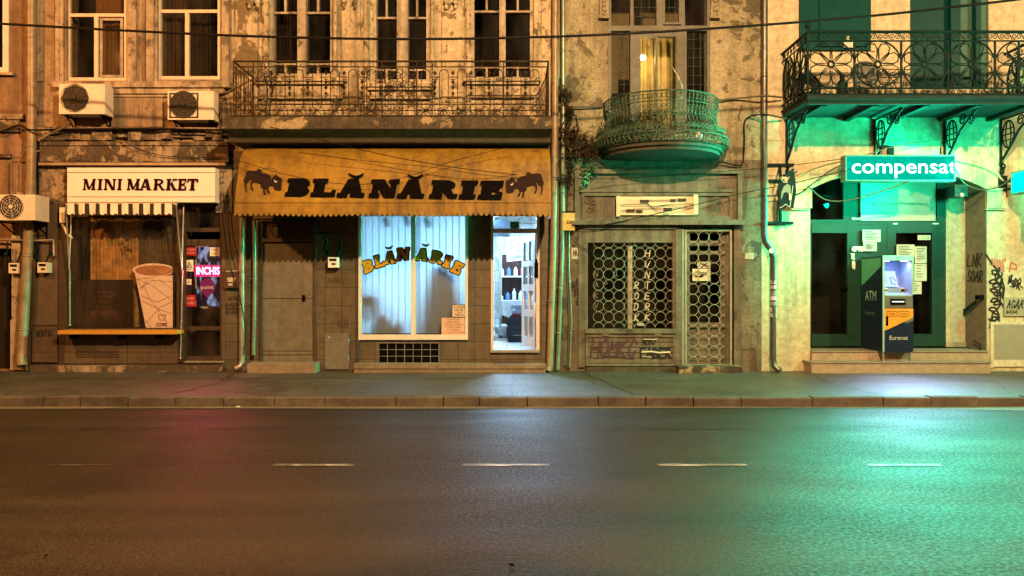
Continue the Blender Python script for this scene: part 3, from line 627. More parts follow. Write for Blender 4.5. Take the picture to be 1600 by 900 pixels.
# central scroll panel, a lower scroll panel and the two sides
def scroll(mb, c, r0, a0, turns, rad, u, v, seg=14, n=4):
    mb.tube([c+(u*math.cos(R(a0)+turns*2*math.pi*i/seg)+v*math.sin(R(a0)+turns*2*math.pi*i/seg))*r0*(1-.75*i/seg) for i in range(seg+1)], rad, n)
ux, uz = Vector((1,0,0)), Vector((0,0,1)); q = (D0-d)/F
for cx in (606, 624, 642):
    for cy in (112, 126, 140, 154):
        scroll(mb, W(cx, cy, d), 8*q, 0 if cx < 624 else 180, 1.3, .008, ux, uz); scroll(mb, W(cx+4, cy+5, d), 6*q, 90, -1.2, .007, ux, uz)
for cx in range(602, 650, 9): mb.pt([(cx, 105, d), (cx, 181, d)], .006, 4)
for cx in range(690, 786, 9): scroll(mb, W(cx, 176, d), 5*q, cx*7, 1.2, .006, ux, uz)
for cx in list(range(370, 396, 6))+list(range(560, 596, 9)): mb.pt([(cx, 105, d), (cx, 181, d)], .006, 4); scroll(mb, W(cx, 115, d), 5*q, 0, 1.2, .006, ux, uz)
for sx_ in (rail_l, rail_r):
    X = PX(sx_, d)
    for zz, r_ in ((PZ(96, d), .016), (PZ(104.5, d), .01), (PZ(163.5, d), .009), (PZ(181, d), .012)): mb.tube([(X, -d, zz), (X, 0, zz)], r_, 5)
    for k in range(1, 9):
        y_ = -d*k/9; mb.tube([(X, y_, PZ(104.5, d)), (X, y_, PZ(181, d))], .0075, 4)
        if k % 2: 
            for z_ in (.55, .4, .25): scroll(mb, Vector((X, y_+.05, PZ(181, d)+z_)), .06, 0, 1.2, .006, Vector((0,1,0)), uz)
part(bo, 'railing', mb, M['ironr'])
# tiled ground floor
gh = [hole(409, 341, 491, 572), hole(561, 331, 731, 533), hole(768, 331, 843, 551)]
part(bB, 'ground_floor_wall', wall(MB(), PX(347), PX(866), 0, PZ(236), gh), M['tile'])
mb = MB(); frame(mb, 405, 341, 494, 574, 4.5, .02, -.12); mb.pb(409, 373, 490, 378, .02, -.1); mb.pb(411, 345, 489, 373, -.06, -.1); sdr = part(bB, 'side_door', mb, M['brown'])
mb = MB(); mb.pb(410, 380, 489, 466, -.03, -.08); mb.pb(410, 467, 489, 548, -.03, -.08); mb.pb(410, 549, 489, 554, -.02, -.08); mb.pb(410, 555, 489, 570, -.035, -.08); part(sdr, 'door_leaf', mb, M['door'])
mb = MB()
for k in range(6):
    x_ = 413+k*15; mb.pt([(x_, 346, -.02), (x_-12+12, 346, -.02), (x_+7, 358, -.02), (x_, 370, -.02)], .006, 4); mb.pt([(x_, 346, -.025), (x_-7, 358, -.025), (x_, 370, -.025)], .006, 4)
part(sdr, 'transom_grille', mb, M['ironr'])
mb = MB(); mb.pb(472, 461, 476, 470, .01, -.03); part(sdr, 'handle', mb, M['black'])
mb = MB(); mb.pb(386, 568, 492, 585, .33, 0); part(sdr, 'door_step', mb, surf('worn_step_stone', (.33,.26,.18), (.25,.19,.13), scale=3, fine=.4))
mb = MB(); mb.pb(553, 569, 853, 576, .28, 0); mb.pb(553, 576, 853, 586, .26, 0); part(bB, 'stone_ledge', mb, surf('worn_ledge_stone', (.3,.24,.17), (.22,.17,.12), scale=3, fine=.4))
mb = MB(); mb.pb(773, 566.5, 820, 569, .2, .02); part(bB, 'door_mat', mb, M['brown'])
mb = MB(); frame(mb, 508, 521, 545, 577, 2.5, .035, .0); mb.pb(510.5, 523.5, 542.5, 574.5, .028, .0); hd = part(bB, 'hatch_door', mb, M['door'])
for yy in (533, 560): mb = MB(); mb.pt([(544, yy-3, .04), (544, yy+3, .04)], .014, 6); part(hd, 'hinge', mb, M['metal'])
mb = MB(); mb.pt([(514, 527, .03), (514, 527, .05)], .02, 8); part(hd, 'lock', mb, M['metal'])
# shop window
mb = MB(); mb.pb(556, 338, 562, 576, .03, -.05); part(bB, 'window_jamb', mb, M['pipeg'])
mb = MB(); mb.pb(560, 331, 564, 531, .05, -.08); mb.pb(727, 331, 731, 531, .05, -.08); mb.pb(564, 331, 727, 337, .05, -.08); mb.pb(564, 523, 727, 531, .05, -.08); mb.pb(642, 337, 649, 523, .045, -.08)
dw = part(bB, 'shop_window', mb, M['pvc']); pane(dw, 564, 337, 642, 523, -.02, M['gshop']); pane(dw, 649, 337, 727, 523, -.02, M['gshop'])
mb = MB(); mb.box(PX(561), PX(731), .1, .5, PZ(531), PZ(522)); part(dw, 'display_shelf', mb, M['dark'])
mb = MB(); mb.pb(592, 536, 686, 567, .004, -.02); vg = part(bB, 'vent_grille', mb, M['black'])
mb = MB()
for k in range(8): mb.pt([(592+k*13.4, 536, .02), (592+k*13.4, 567, .02)], .006, 4)
for k in range(4): mb.pt([(592, 536+k*10.3, .026), (686, 536+k*10.3, .026)], .006, 4)
part(vg, 'wire_grid', mb, M['metal'])
mb = MB(); mb.pb(767, 331, 771, 549, .03, -.1); mb.pb(838, 331, 843, 549, .03, -.1); mb.pb(771, 357, 838, 364, .03, -.1); mb.pb(771, 331, 838, 338, .03, -.1)
sdo = part(bB, 'shop_door', mb, M['pvc']); pane(sdo, 771, 338, 838, 357, -.03, M['gshop'])
text(sdo, 'sticker', 'PULL', (800, 350, 808, 354), .0, M['white']); mb = MB(); mb.pb(797, 346, 811, 357, -.015, -.02); part(sdo, 'sticker', mb, flat('green_sticker', (.02,.35,.2), .5))
mb = MB(); mb.pb(766, 547, 843, 551, .06, -.35); part(sdo, 'threshold', mb, M['metal'])
# open leaf: hinged at the right jamb, swung inwards
hx, hy = PX(838), .1; ang = R(73); ux_ = Vector((-math.cos(ang), math.sin(ang), 0)); z0, z1 = PZ(545), PZ(364); Wd = .80
def leafbox(mb, u0, u1, za_, zb_, t=.05):
    nn = Vector((math.sin(ang), math.cos(ang), 0))*t/2; o = Vector((hx, hy, 0))
    ps = [o+ux_*u+s_*nn+Vector((0,0,z)) for u in (u0, u1) for s_ in (-1, 1) for z in (za_, zb_)]
    mb.add(ps, [(0,1,3,2), (4,6,7,5), (0,4,5,1), (2,3,7,6), (0,2,6,4), (1,5,7,3)])
mb = MB(); H_ = z1-z0
leafbox(mb, 0, .1, z0, z1); leafbox(mb, Wd-.1, Wd, z0, z1); leafbox(mb, .36, .44, z0, z1, .045)
for f0, f1 in ((0, .09), (.27, .33), (.5, .56), (.72, .77), (.94, 1)): leafbox(mb, .1, Wd-.1, z0+H_*f0, z0+H_*f1, .044)
lf = part(sdo, 'door_leaf', mb, M['pvc']); mb = MB(); leafbox(mb, .1, Wd-.1, z0+.1, z1-.1, .01); part(lf, 'pane', mb, M['gshop'])
mb = MB(); mb.tube([(hx-.02, -.02, PZ(474)), (hx-.03, -.09, PZ(479)), (hx-.03, -.09, PZ(492)), (hx-.02, -.02, PZ(497))], .012, 6); part(sdo, 'handle', mb, M['white'])
# shop room
room(bB, PX(548), PX(905), PZ(549), 3.42, .36, 5.2, M['wtile'], 'shop_room')
mb = MB(); mb.box(PX(775, 0), PX(905), 5.0, 5.19, PZ(549), 2.5); part(bB, 'tiled_wall_panel', mb, M['btile'])
room(bB, PX(364), PX(864), PZ(236)+.05, ZT, .36, 2.6, M['dark'], 'upper_room')
room(bB, PX(380), PX(545), .1, 3.3, .36, 1.6, M['dark'], 'hallway')

# ------------------------------------------------------------------ narrow house with the round balcony
bC = thing('stucco_house', 'narrow rough stucco house with bulging round balcony and shuttered shopfront of circle grilles', 'building', (PX(1030), .2, 0))
wc = (952, -90, 1108, 205); wg, wd_ = (916, 379, 1056, 514), (1066, 356, 1146, 574)
part(bC, 'wall', wall(MB(), PX(866), PX(1190), PZ(250), ZT, [hole(*wc)]), M['stucco'])
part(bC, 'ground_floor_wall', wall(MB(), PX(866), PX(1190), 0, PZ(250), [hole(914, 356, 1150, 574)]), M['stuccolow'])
mb = MB(); frame(mb, 950, -90, 1110, 207, 5, .02, -.15); mb.pb(955, 40, 1105, 48, .01, -.15); mb.pb(985, -90, 990, 40, .0, -.15); mb.pb(1026, -90, 1036, 40, -.01, -.15); mb.pb(1064, -90, 1070, 40, 0, -.15)
mb.pb(985, 48, 991, 202, .0, -.15); mb.pb(1068, 48, 1073, 202, .0, -.15); mb.pb(991, 48, 1001, 202, -.01, -.12); mb.pb(1057, 48, 1068, 202, -.01, -.12); mb.pb(1001, 48, 1057, 57, -.01, -.12); mb.pb(1024, 57, 1028, 202, -.015, -.1)
frame(mb, 1036, -80, 1064, 38, 3, .0, -.1)
wn = part(bC, 'window', mb, M['woodU'])
for r_ in ((955, -90, 985, 40), (990, -90, 1026, 40), (1036, -90, 1064, 40), (1070, -90, 1105, 40), (955, 48, 985, 202), (1073, 48, 1105, 202), (1001, 57, 1024, 202), (1028, 57, 1057, 202)): pane(wn, *r_, -.08, M['gdark'] if r_[0] not in (1001, 1028) else M['gshop'])
mb = MB()
for a, b_, c, e in ((955, 48, 985, 202), (1073, 48, 1105, 202), (990, -60, 1026, 40), (1036, -60, 1064, 40)):
    k_ = 3
    for k in range(1, k_): mb.pt([(a+(c-a)*k/k_, b_, -.06), (a+(c-a)*k/k_, e, -.06)], .0045, 4)
    y_ = e-14
    while y_ > b_: mb.pt([(a, y_, -.06), (c, y_, -.06)], .0045, 4); y_ -= 14
part(wn, 'leading', mb, M['irong'])
for a in (937, 1111):
    mb = MB(); mb.pb(a, -60, a+14, 24, .07)
    for k in range(7): mb.blob(W(a+7, -20+k*7, .08), .045, 7, 1, .6, .8, .2)
    mb.pb(a-1, 24, a+15, 28, .1); part(bC, 'stone_bracket', mb, M['stucco'])
room(bC, PX(875), PX(1185), PZ(250), ZT, .36, 2.6, flat('warm_room_wall', (.4,.32,.2), .8), 'upper_room')
# round balcony: half ellipse of slab, bulging railing
cx, ry = PX(1031), 1.0
def hp_(r, z, a): return Vector((cx+1.035*r*math.cos(R(a)), -ry*r*math.sin(R(a)), z))
mb = MB(); zt, zb = 2.545+1.6, 2.41+1.6; A = [i*180/28 for i in range(29)]; rg = random.Random(2)
ringv = lambda r, z: [hp_(r, z, a)+Vector((0,0,0)) for a in A]
lay = [ringv(1.06, zt), ringv(1.08, zt-.03), ringv(1.08, zt-.07), ringv(1.03, zt-.08), ringv(1.03, zb), ringv(.6, zb-.03)]
vs = [p for l_ in lay for p in l_]; m_ = 29; fs = [(i*m_+k, i*m_+k+1, (i+1)*m_+k+1, (i+1)*m_+k) for i in range(5) for k in range(28)]+[tuple(range(m_)), tuple(range(5*m_, 6*m_))]
mb.add(vs, fs); bco = part(bC, 'balcony', mb, surf('mossy_balcony_stone', (.08,.085,.06), (.045,.05,.035), (.03,.03,.02), scale=3, peel=.4, streak=.6, fine=.7))
zr = 1.6
prof = [(1.0, 3.42), (.99, 3.25), (.96, 3.1), (.975, 2.97), (1.06, 2.85), (1.15, 2.74), (1.185, 2.65), (1.15, 2.57), (1.05, 2.53)]
mb = MB()
for r_, z_, t_ in ((1.0, 3.42, .016), (.99, 3.25, .012), (1.18, 2.69, .012), (1.08, 2.55, .012)): mb.tube([hp_(r_, z_+zr, a) for a in [i*180/36 for i in range(37)]], t_, 5)
NB = 40
for k in range(NB+1):
    a = 180*k/NB; mb.tube([hp_(r_, z_+zr, a) for r_, z_ in prof], .0085, 4)
    if k < NB:
        am = a+90/NB
        for zc, rr, hh in ((2.8, 1.115, .066), (2.965, .985, .042), (3.08, .96, .035), (3.17, .97, .03), (3.335, 1.0, .04), (2.61, 1.17, .04)):
            cpt = hp_(rr, zc+zr, am); tu = (hp_(rr, zc+zr, am+1)-hp_(rr, zc+zr, am-1)).normalized()
            mb.ring(cpt, tu*hh*(1 if hh > .05 else .9), Vector((0,0,hh)), .007, 4, 10)
            if hh > .05: scroll(mb, cpt+tu*.02, .045, 0, 1.2, .006, tu, uz, 8); scroll(mb, cpt-tu*.02, .045, 180, -1.2, .006, tu, uz, 8)
        mb.tube([hp_(1.0, 3.08+zr, am), hp_(.985, 3.02+zr, am)], .006, 4)
part(bco, 'railing', mb, M['irong'])
# shopfront timber
mb = MB(); frame(mb, 898, 264, 1160, 350, 7, .11, .0); mb.pb(905, 271, 1153, 343, .03, 0); mb.pb(906, 296, 1146, 300, .1, .03); mb.pb(894, 345, 1164, 351, .2, .11); frame(mb, 909, 301, 1145, 343, 5, .075, .03); fa = part(bC, 'shop_fascia', mb, M['wood'])
rg = random.Random(8)
for c_ in (926, 1122):
    mb = MB()
    for k in range(5): scroll(mb, W(c_+rg.uniform(-8, 8), 318+rg.uniform(-10, 10), .045), 7*q, rg.uniform(0, 360), rg.choice((-1.3, 1.3)), .007, ux, uz)
    part(fa, 'carved_ornament', mb, M['wood'])
mb = MB(); mb.pb(904, 352, 914, 574, .05, 0); mb.pb(914, 358, 1056, 379, .05, -.06); mb.pb(914, 351, 1056, 358, .09, -.02); mb.pb(1056, 356, 1066, 574, .07, -.08); mb.pb(1147, 352, 1158, 574, .05, 0); mb.pb(914, 514, 1056, 521, .09, -.04); mb.pb(914, 379, 918, 514, .04, -.06); mb.pb(1051, 379, 1056, 514, .04, -.06); mb.pb(938, 364, 968, 372, .055, .05)
part(bC, 'shopfront_frame', mb, M['wood'])
mb = MB(); frame(mb, 915, 523, 1056, 572, 4, .06, -.02)
for k in range(5): mb.pb(919, 527+k*8.2, 1052, 534+k*8.2, .035+.004*(k % 2), -.02)
mb.pb(940, 521, 952, 525, .08, .06); mb.pb(1022, 521, 1034, 525, .08, .06)
pn = part(bC, 'roller_panel', mb, M['wood'])
mb = MB(); rg = random.Random(4)
scrawl(mb, 'HOMKC', 922, 532, 994, 556, 3.2, D(.05), 5, .12); mb.stroke([(930, 560), (955, 556), (990, 561)], 2, D(.05)); part(pn, 'graffiti', mb, M['inkpurple'])
mb = MB(); scrawl(mb, 'RVD', 1005, 527, 1026, 538, 2.2, D(.052), 0, .04); scrawl(mb, 'FABER', 1001, 544, 1050, 559, 3.0, D(.052), 0, .04); part(pn, 'graffiti', mb, M['inkblack'])
mb = MB(); mb.stroke([(1003, 550), (1018, 549), (1030, 551), (1047, 550)], 2.2, D(.056)); mb.stroke([(1006, 530), (1026, 530)], 1.2, D(.056)); mb.stroke([(1004, 557), (1018, 558)], 1.0, D(.056)); part(pn, 'graffiti', mb, M['inkwhite'])
# grille window
room(bC, PX(914), PX(1150), .12, PZ(352), .36, 1.8, M['dark'], 'shop_room')
mb = MB(); mb.pb(981, 380, 988, 514, -.05, -.1); cw = part(bC, 'shop_window', mb, M['woodW']); pane(cw, 918, 379, 981, 514, -.08, M['gcalm']); pane(cw, 988, 379, 1051, 514, -.08, M['gcalm'])
mb = MB(); s16 = 16.15*D0/F
for r_ in range(9):
    for c_ in range(9):
        a0 = 0; cxp, cyp = 918+16.15*c_+.9, 379+16.6*r_; 
        if cxp < 920 or cxp > 1049:
            continue
        top_, bot_ = cyp < 385, cyp > 508
        mb.ring(W(cxp, cyp, .02), Vector((.5*s16,0,0)), Vector((0,0,.5*s16)), .0052, 4, 18 if not (top_ or bot_) else 9, 180 if top_ else (0 if bot_ else 0), 360 if not (bot_) else 180)
frame(mb, 917, 378, 1053, 515, 1.3, .03, .012); part(cw, 'circle_grille', mb, M['ironp'])
mw = D(-.065)
for i, ch in enumerate('HUNTERK'): mb = MB(); scrawl(mb, ch, 1008, 391+i*16.6, 1016, 401+i*16.6, 1.5, mw, 1.5, .06); part(cw, 'painted_letter', mb, M['inkwhite'])
for i, ch in enumerate('RODK'): mb = MB(); scrawl(mb, ch, 991, 441+i*16.6, 999, 451+i*16.6, 1.5, mw, 1.5, .06); part(cw, 'painted_letter', mb, M['inkwhite'])
fch = flat('faded_chalk', (.22,.21,.17), .7)
for i, ch in enumerate('NAKV'): mb = MB(); scrawl(mb, ch, 929, 424+i*16.6, 936, 432+i*16.6, .9, mw, 0, .06); part(cw, 'painted_letter', mb, fch)
mb = MB(); scrawl(mb, 'I', 961, 421, 967, 431, .9, mw); part(cw, 'painted_letter', mb, fch); mb = MB(); scrawl(mb, 'O', 944, 440, 950, 444, .9, mw); part(cw, 'painted_letter', mb, fch)
mb = MB(); mb.pb(996, 505, 1006, 509, -.04, -.08); part(cw, 'paper_scrap', mb, M['paperw'])
# grille door
mb = MB(); frame(mb, 1073, 360, 1140, 572, 5, -.06, -.12); mb.pb(1078, 376, 1135, 384, -.07, -.12); mb.pb(1078, 392, 1135, 398, -.07, -.12); mb.pb(1078, 504, 1135, 512, -.07, -.12); mb.pb(1078, 512, 1135, 567, -.1, -.13); mb.pb(1125, 365, 1135, 504, -.09, -.12)
cd = part(bC, 'shop_door', mb, M['wood']); pane(cd, 1078, 398, 1125, 504, -.1, M['gcalm'])
mb = MB()
for r_ in range(13):
    for c_ in range(5):
        cxp, cyp = 1084+16.6*c_-1, 370+16.3*r_
        if cxp > 1140: continue
        hf = cxp > 1132
        mb.ring(W(cxp, cyp, .01), Vector((.5*s16*1.02,0,0)), Vector((0,0,.5*s16*1.0)), .006, 4, 9 if hf else 18, 90 if hf else 0, 270 if hf else 360)
frame(mb, 1070, 358, 1144, 573, 3.5, .035, .0); mb.pb(1065.5, 358, 1069, 573, .06, .02)
part(cd, 'circle_grille', mb, M['ironp'])
mb = MB(); mb.pb(1082, 420, 1110, 439, -.03, -.04); nb = part(cd, 'notice', mb, flat('cream_notice_paper', (.6,.52,.38), .7)); mb = MB(); mb.pb(1090, 409, 1110, 419, -.03, -.04); part(cd, 'notice', mb, flat('torn_notice_paper', (.5,.44,.33), .7))
mb = MB(); rg = random.Random(6)
for k in range(9): mb.stroke([(1085+rg.uniform(0, 14), 422+rg.uniform(0, 14)), (1092+rg.uniform(0, 14), 422+rg.uniform(0, 14))], 1.1, D(-.028))
mb.stroke([(1094, 411), (1106, 417)], 1.5, D(-.028)); mb.stroke([(1105, 411), (1096, 418)], 1.5, D(-.028)); part(nb, 'writing', mb, M['black'])
mb = MB(); mb.pb(1061, 573, 1160, 585, .36, 0); mb.pb(916, 574, 1058, 585, .12, 0); part(bC, 'door_step', mb, M['slab'])
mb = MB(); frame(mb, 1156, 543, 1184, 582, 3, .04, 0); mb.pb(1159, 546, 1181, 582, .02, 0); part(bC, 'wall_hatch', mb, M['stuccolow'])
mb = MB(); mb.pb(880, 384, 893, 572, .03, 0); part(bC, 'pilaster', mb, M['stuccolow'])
mb = MB(); rg = random.Random(11)
for k in range(3): squiggle(mb, 893+k*3, 436+k*14, 910, 450+k*14, 3, 1.2, D(.012), k)
part(bC, 'graffiti', mb, M['inkblack'])

# ------------------------------------------------------------------ pharmacy house
bD = thing('pharmacy_house', 'smooth cream house with arched pharmacy doorway and ornate iron balcony, green lit', 'building', (PX(1400), .2, 0))
XL, XR, XE = PX(1190), 14.0, 16.0; xa, xb = PX(1266), PX(1542)
zc = PZ(262); spr = PZ(296); hw = (xb-xa)/2; rise = zc-spr; RR = (hw*hw+rise*rise)/(2*rise); xm = (xa+xb)/2
arcz = lambda x: spr-(RR-rise)+math.sqrt(max(0, RR*RR-(x-xm)**2))
hu = [(PX(1422), PZ(137), PX(1546), 9.0)]
part(bD, 'wall', wall(MB(), XL, XR, PZ(250), ZT, hu), M['cream'])
mb = MB(); wall(mb, XL, XR, 0, PZ(250), [(xa, 0, xb, PZ(250))], 0, .64); N_ = 24
for i in range(N_):
    p, q_ = xa+(xb-xa)*i/N_, xa+(xb-xa)*(i+1)/N_
    mb.quad((p,0,arcz(p)), (q_,0,arcz(q_)), (q_,0,PZ(250)), (p,0,PZ(250))); mb.quad((p,0,arcz(p)), (p,.64,arcz(p)), (q_,.64,arcz(q_)), (q_,0,arcz(q_)))
part(bD, 'ground_floor_wall', mb, M['creamlow'])
mb = MB(); mb.box(xb-.012, xb+.02, .004, .63, .3, arcz(xb)-.02); part(bD, 'doorway_reveal', mb, M['reveal'])
mb = MB(); g = []
for i in range(25):
    x_ = xm+(hw+.33)*(-1+2*i/24); g.append((x_, -.015, spr+.05+(rise+.17)*math.sqrt(max(0, 1-((x_-xm)/(hw+.34))**2))))
mb.tube(g, .022, 6); part(bD, 'arch_moulding', mb, M['creamlow'])
for a, c in ((1239, 1269), (1543, 1572)):
    mb = MB(); mb.pb(a, 294, c, 325, .07, 0); mb.pb(a-2, 325, c-4 if a < 1300 else c-1, 328, .05, 0); part(bD, 'impost_block', mb, M['creamlow'])
mb = MB(); mb.pb(1190, 217, 1700, 220, .012, 0); part(bD, 'string_course', mb, M['cream'])
mb = MB(); mb.pb(1553, 507, 1700, 562, .03, 0); pnl = part(bD, 'wall_panel', mb, flat('grey_panel_paint', (.26,.25,.19), .6, var=.1)); 
mb = MB(); mb.pb(1548, 503, 1700, 507, .028, 0); mb.pb(1548, 507, 1553, 575, .028, 0); mb.pb(1553, 562, 1700, 573, .028, 0); part(bD, 'wall_panel', mb, surf('pale_patched_render', (.7,.62,.45), (.6,.52,.36), (.4,.34,.24), scale=3, peel=.3, pscale=4))
mb = MB(); mb.pb(1569, 465, 1640, 494, .03, 0); pq = part(bD, 'utility_cover', mb, flat('grey_cover', (.3,.29,.2), .6)); mb = MB(); scrawl(mb, 'AGAR', 1573, 470, 1599, 481, 1.6, D(.033), 3, .18); squiggle(mb, 1572, 484, 1590, 490, 4, 1, D(.033), 5); part(pq, 'graffiti', mb, M['inkblack'])
# steps
def dpx(px, dist): return (px-800)*dist/F
mb = MB(); mb.box(PX(1268, .36), PX(1548, .36), -.36, .02, .0, .3); lo = part(bD, 'step', mb, M['granite'])
mb = MB(); mb.box(PX(1266, .36), PX(1550, .36), -.38, .02, .3, .322); part(bD, 'step', mb, surf('granite_tread', (.3,.27,.2), (.24,.21,.16), scale=40, rough=.5, fine=.1))
mb = MB(); mb.box(xa+.01, xb-.02, -.06, .64, .2, .475); part(bD, 'step', mb, M['granite'])
mb = MB(); mb.box(xa+.005, xb-.016, -.08, .64, .475, .497); part(bD, 'step', mb, bpy.data.materials['granite_tread'])
# entrance joinery at the back of the recess (y = .64)
YB = -.60
mb = MB(); X0d, X1d = xa-.2, dpx(1478, D0+.6); zt_ = 3.6
def db(a, b_, c, e, df=YB+.04, bk=YB-.06): mb.pb(a, b_, c, e, df, bk)
db(1250, 343, 1478, 350); db(1250, 350, 1262, 541); db(1466, 350, 1478, 541); db(1334, 350, 1386, 541, YB+.03); db(1318, 240, 1342, 343); db(1464, 240, 1478, 343)
db(1262, 350, 1268, 541, YB+.02); db(1324, 350, 1334, 541, YB+.035); db(1268, 350, 1324, 364, YB+.035); db(1268, 522, 1324, 541, YB+.035)
db(1386, 350, 1400, 541, YB+.035); db(1456, 350, 1466, 541, YB+.035); db(1400, 350, 1456, 364, YB+.035); db(1400, 522, 1456, 541, YB+.035)
ent = part(bD, 'entrance_door', mb, M['gdoor']); 
for r_ in ((1268, 364, 1324, 522), (1400, 364, 1456, 522)): pane(ent, *r_, YB, M['gcalm'])
pane(ent, 1260, 262, 1318, 343, YB-.02, M['gcalm'])
mb = MB(); mb.pb(1392, 460, 1402, 463, YB+.1, YB+.04); mb.pb(1316, 449, 1326, 452, YB+.1, YB+.04); part(ent, 'handle', mb, M['black'])
mb = MB(); mb.quad((xa-.3,.645,0), (xb+.3,.645,0), (xb+.3,.645,4.2), (xa-.3,.645,4.2))
bk = MB(); wall(bk, xa-.3, xb+.3, .3, 4.3, [(xa-.3, .3, PX(1478, YB), 4.3)], .64, .1); part(bD, 'recess_wall', bk, M['cream'])
mb = MB(); mb.pb(1478, 535, 1510, 542, YB+.03, YB-.02); part(bD, 'skirting', mb, M['granite'])
mb = MB(); mb.box(xa-.3, xb+.3, .6, .7, PZ(262, YB), 4.3); part(bD, 'recess_lintel', mb, M['gdoor'])
room(bD, xa-.3, xb+.3, .3, 4.3, .76, 3, M['dark'], 'pharmacy_room')
mb = MB(); mb.pb(1345, 283, 1462, 345, YB+.07, YB+.02); sg = part(bD, 'pharmacy_panel', mb, flat('pale_sign_panel', (.36,.37,.31), .6, var=.08))
text(sg, 'lettering', 'FARMACIA', (1390, 305, 1432, 310), YB+.073, flat('faded_letters', (.3,.42,.34), .6)); text(sg, 'lettering', 'General Proiect Farm', (1376, 315, 1450, 321), YB+.073, flat('dim_letters', (.1,.22,.17), .6)); 
mb = MB(); mb.stroke([(1363, 315), (1363, 320), (1368, 320), (1368, 317)], 2, D(YB+.073)); part(sg, 'emblem', mb, bpy.data.materials['dim_letters'])
def sheet(a, b_, c, e, dp, lab, lines=6, mat='paperw', seed=1):
    mb = MB(); mb.pb(a, b_, c, e, dp+.004, dp); o = solo('paper_notice', mb, M[mat], lab, 'notice', 'paper notices taped to the pharmacy door')
    rg = random.Random(seed); mb = MB()
    for k in range(lines):
        yy = b_+3+(e-b_-5)*k/lines; mb.stroke([(a+2.5+rg.uniform(0, 2), yy), (c-2.5-rg.uniform(0, (c-a)*.4), yy)], .95, D(dp+.006))
    part(o, 'writing', mb, M['inkblack']); return o
dd_ = YB+.075
sheet(1348, 359, 1376, 378, dd_, 'upper landscape paper notice on the post between the pharmacy doors', 6, seed=1)
sheet(1349, 378.5, 1370, 392.5, dd_, 'smaller paper notice taped below the landscape one on the door post', 5, seed=2)
sheet(1401, 382, 1429, 402, dd_, 'wide paper notice just above the cash machine, partly hidden by it', 6, seed=3)
sheet(1429.5, 385, 1448, 411, dd_, 'upright paper notice with a scribbled stamp, right of the wide one', 8, seed=4)
sheet(1428.5, 412, 1448, 439, dd_, 'upright paper notice low on the right door beside the cash machine hood', 5, seed=5)
sheet(1422, 440, 1440, 459.5, dd_, 'small yellowish paper notice lowest on the right pharmacy door', 4, seed=6)
mb = MB(); mb.pb(1434, 367.5, 1454, 375, YB+.08, YB+.076); st_ = solo('door_sticker', mb, M['paperw'], 'small oblong green and white sticker high on the right pharmacy door', 'sticker'); text(st_, 'writing', 'e DESCHIS', (1436, 369, 1452, 373.5), YB+.082, bpy.data.materials['dim_letters'])
mb = MB(); text_m = D(YB+.062)
scrawl(mb, 'CPMF', 1332, 386, 1352, 392, 2.6, text_m); scrawl(mb, 'TI', 1330, 397, 1336, 405, 1.8, text_m); scrawl(mb, 'CO', 1332, 409, 1336, 420, 1.8, text_m); scrawl(mb, 'EVN', 1332, 340.5, 1344, 343, 1.2, text_m); mb.stroke([(1396, 349.5), (1402, 349.5)], 2, D(YB+.042)); mb.stroke([(1458, 349.5), (1466, 349.5)], 2, D(YB+.042)); part(ent, 'sticker_scraps', mb, flat('torn_white_stickers', (.65,.72,.62), .6))
# upstairs: shutter left, opening with dark leaves right
mb = MB(); mb.pb(1250, -90, 1361, 78, .06, 0); mb.pb(1281, -90, 1355, 72, .1, .06); mb.pb(1285, -90, 1352, 68, .085, .06)
shw = part(bD, 'shuttered_window', mb, flat('green_lit_shutter', (.001,.045,.042), .5, spec=.1)); mb = MB(); mb.pb(1319, 66, 1333, 74, .11, .1); mb.pb(1323, 56, 1327, 62, .12, .1); part(shw, 'latch', mb, M['paperw'])  # shutter teal is the green light painted in
for a, c, e in ((1361, 1368, 80), (1545, 1550, 137)): mb = MB(); mb.pb(a, -90, c, e, .03, 0); part(bD, 'window_surround', mb, M['creamlow'])
mb = MB(); mb.pb(1422, -90, 1486, 137, -.1, -.16); mb.pb(1486, -90, 1501, 137, .02, -.1); mb.pb(1525, -90, 1533, 137, .0, -.12); bd_ = part(bD, 'balcony_door', mb, flat('green_lit_balcony_door', (.001,.04,.037), .45, spec=.1));  # teal imitates green light on the door
mb = MB(); mb.pb(1501, -90, 1525, 137, -.14, -.2); mb.pb(1533, -90, 1546, 137, -.02, -.1); part(bd_, 'door_leaf', mb, flat('green_lit_door_leaf', (.05,.12,.10), .5))  # grey leaf tinted to look lit by the green signs
room(bD, PX(1400), PX(1580), PZ(140), ZT, .36, 2, M['dark'], 'upper_room')
# balcony
d = 1.19; q = (D0-d)/F; BX0, BX1 = PX(1262, d), PX(1643, d)
zt0, zb0 = PZ(149, d), PZ(158, d)
mb = MB(); mb.box(BX0, BX1, -d-.02, 0, zb0, zt0); mb.box(BX0, BX1, -d, -d+.06, zb0-.05, zb0); mb.box(BX0-.02, BX1+.02, -d-.05, -d+.0, zb0+.02, zt0-.02)
for k in range(5): x_ = BX0+.3+(BX1-BX0-.6)*k/4; mb.box(x_-.05, x_+.05, -d+.06, 0, zb0-.07, zb0)
bdo = part(bD, 'balcony', mb, surf('green_lit_balcony_slab', (.004,.032,.029), (.003,.022,.02), scale=2, peel=.15, streak=.5, fine=.3))  # slab coloured as if under the green glow
mb = MB()
Zr = {k_: PZ(k_, d) for k_ in (50, 64, 138, 148)}
def H(za, r_):
    mb.tube([(BX0, -d, za), (BX1, -d, za)], r_, 5)
    for X in (BX0, BX1): mb.tube([(X, -d, za), (X, 0, za)], r_, 5)
for k_, r_ in ((50, .022), (64, .011), (138, .014), (148, .02)): H(Zr[k_], r_*1.25)
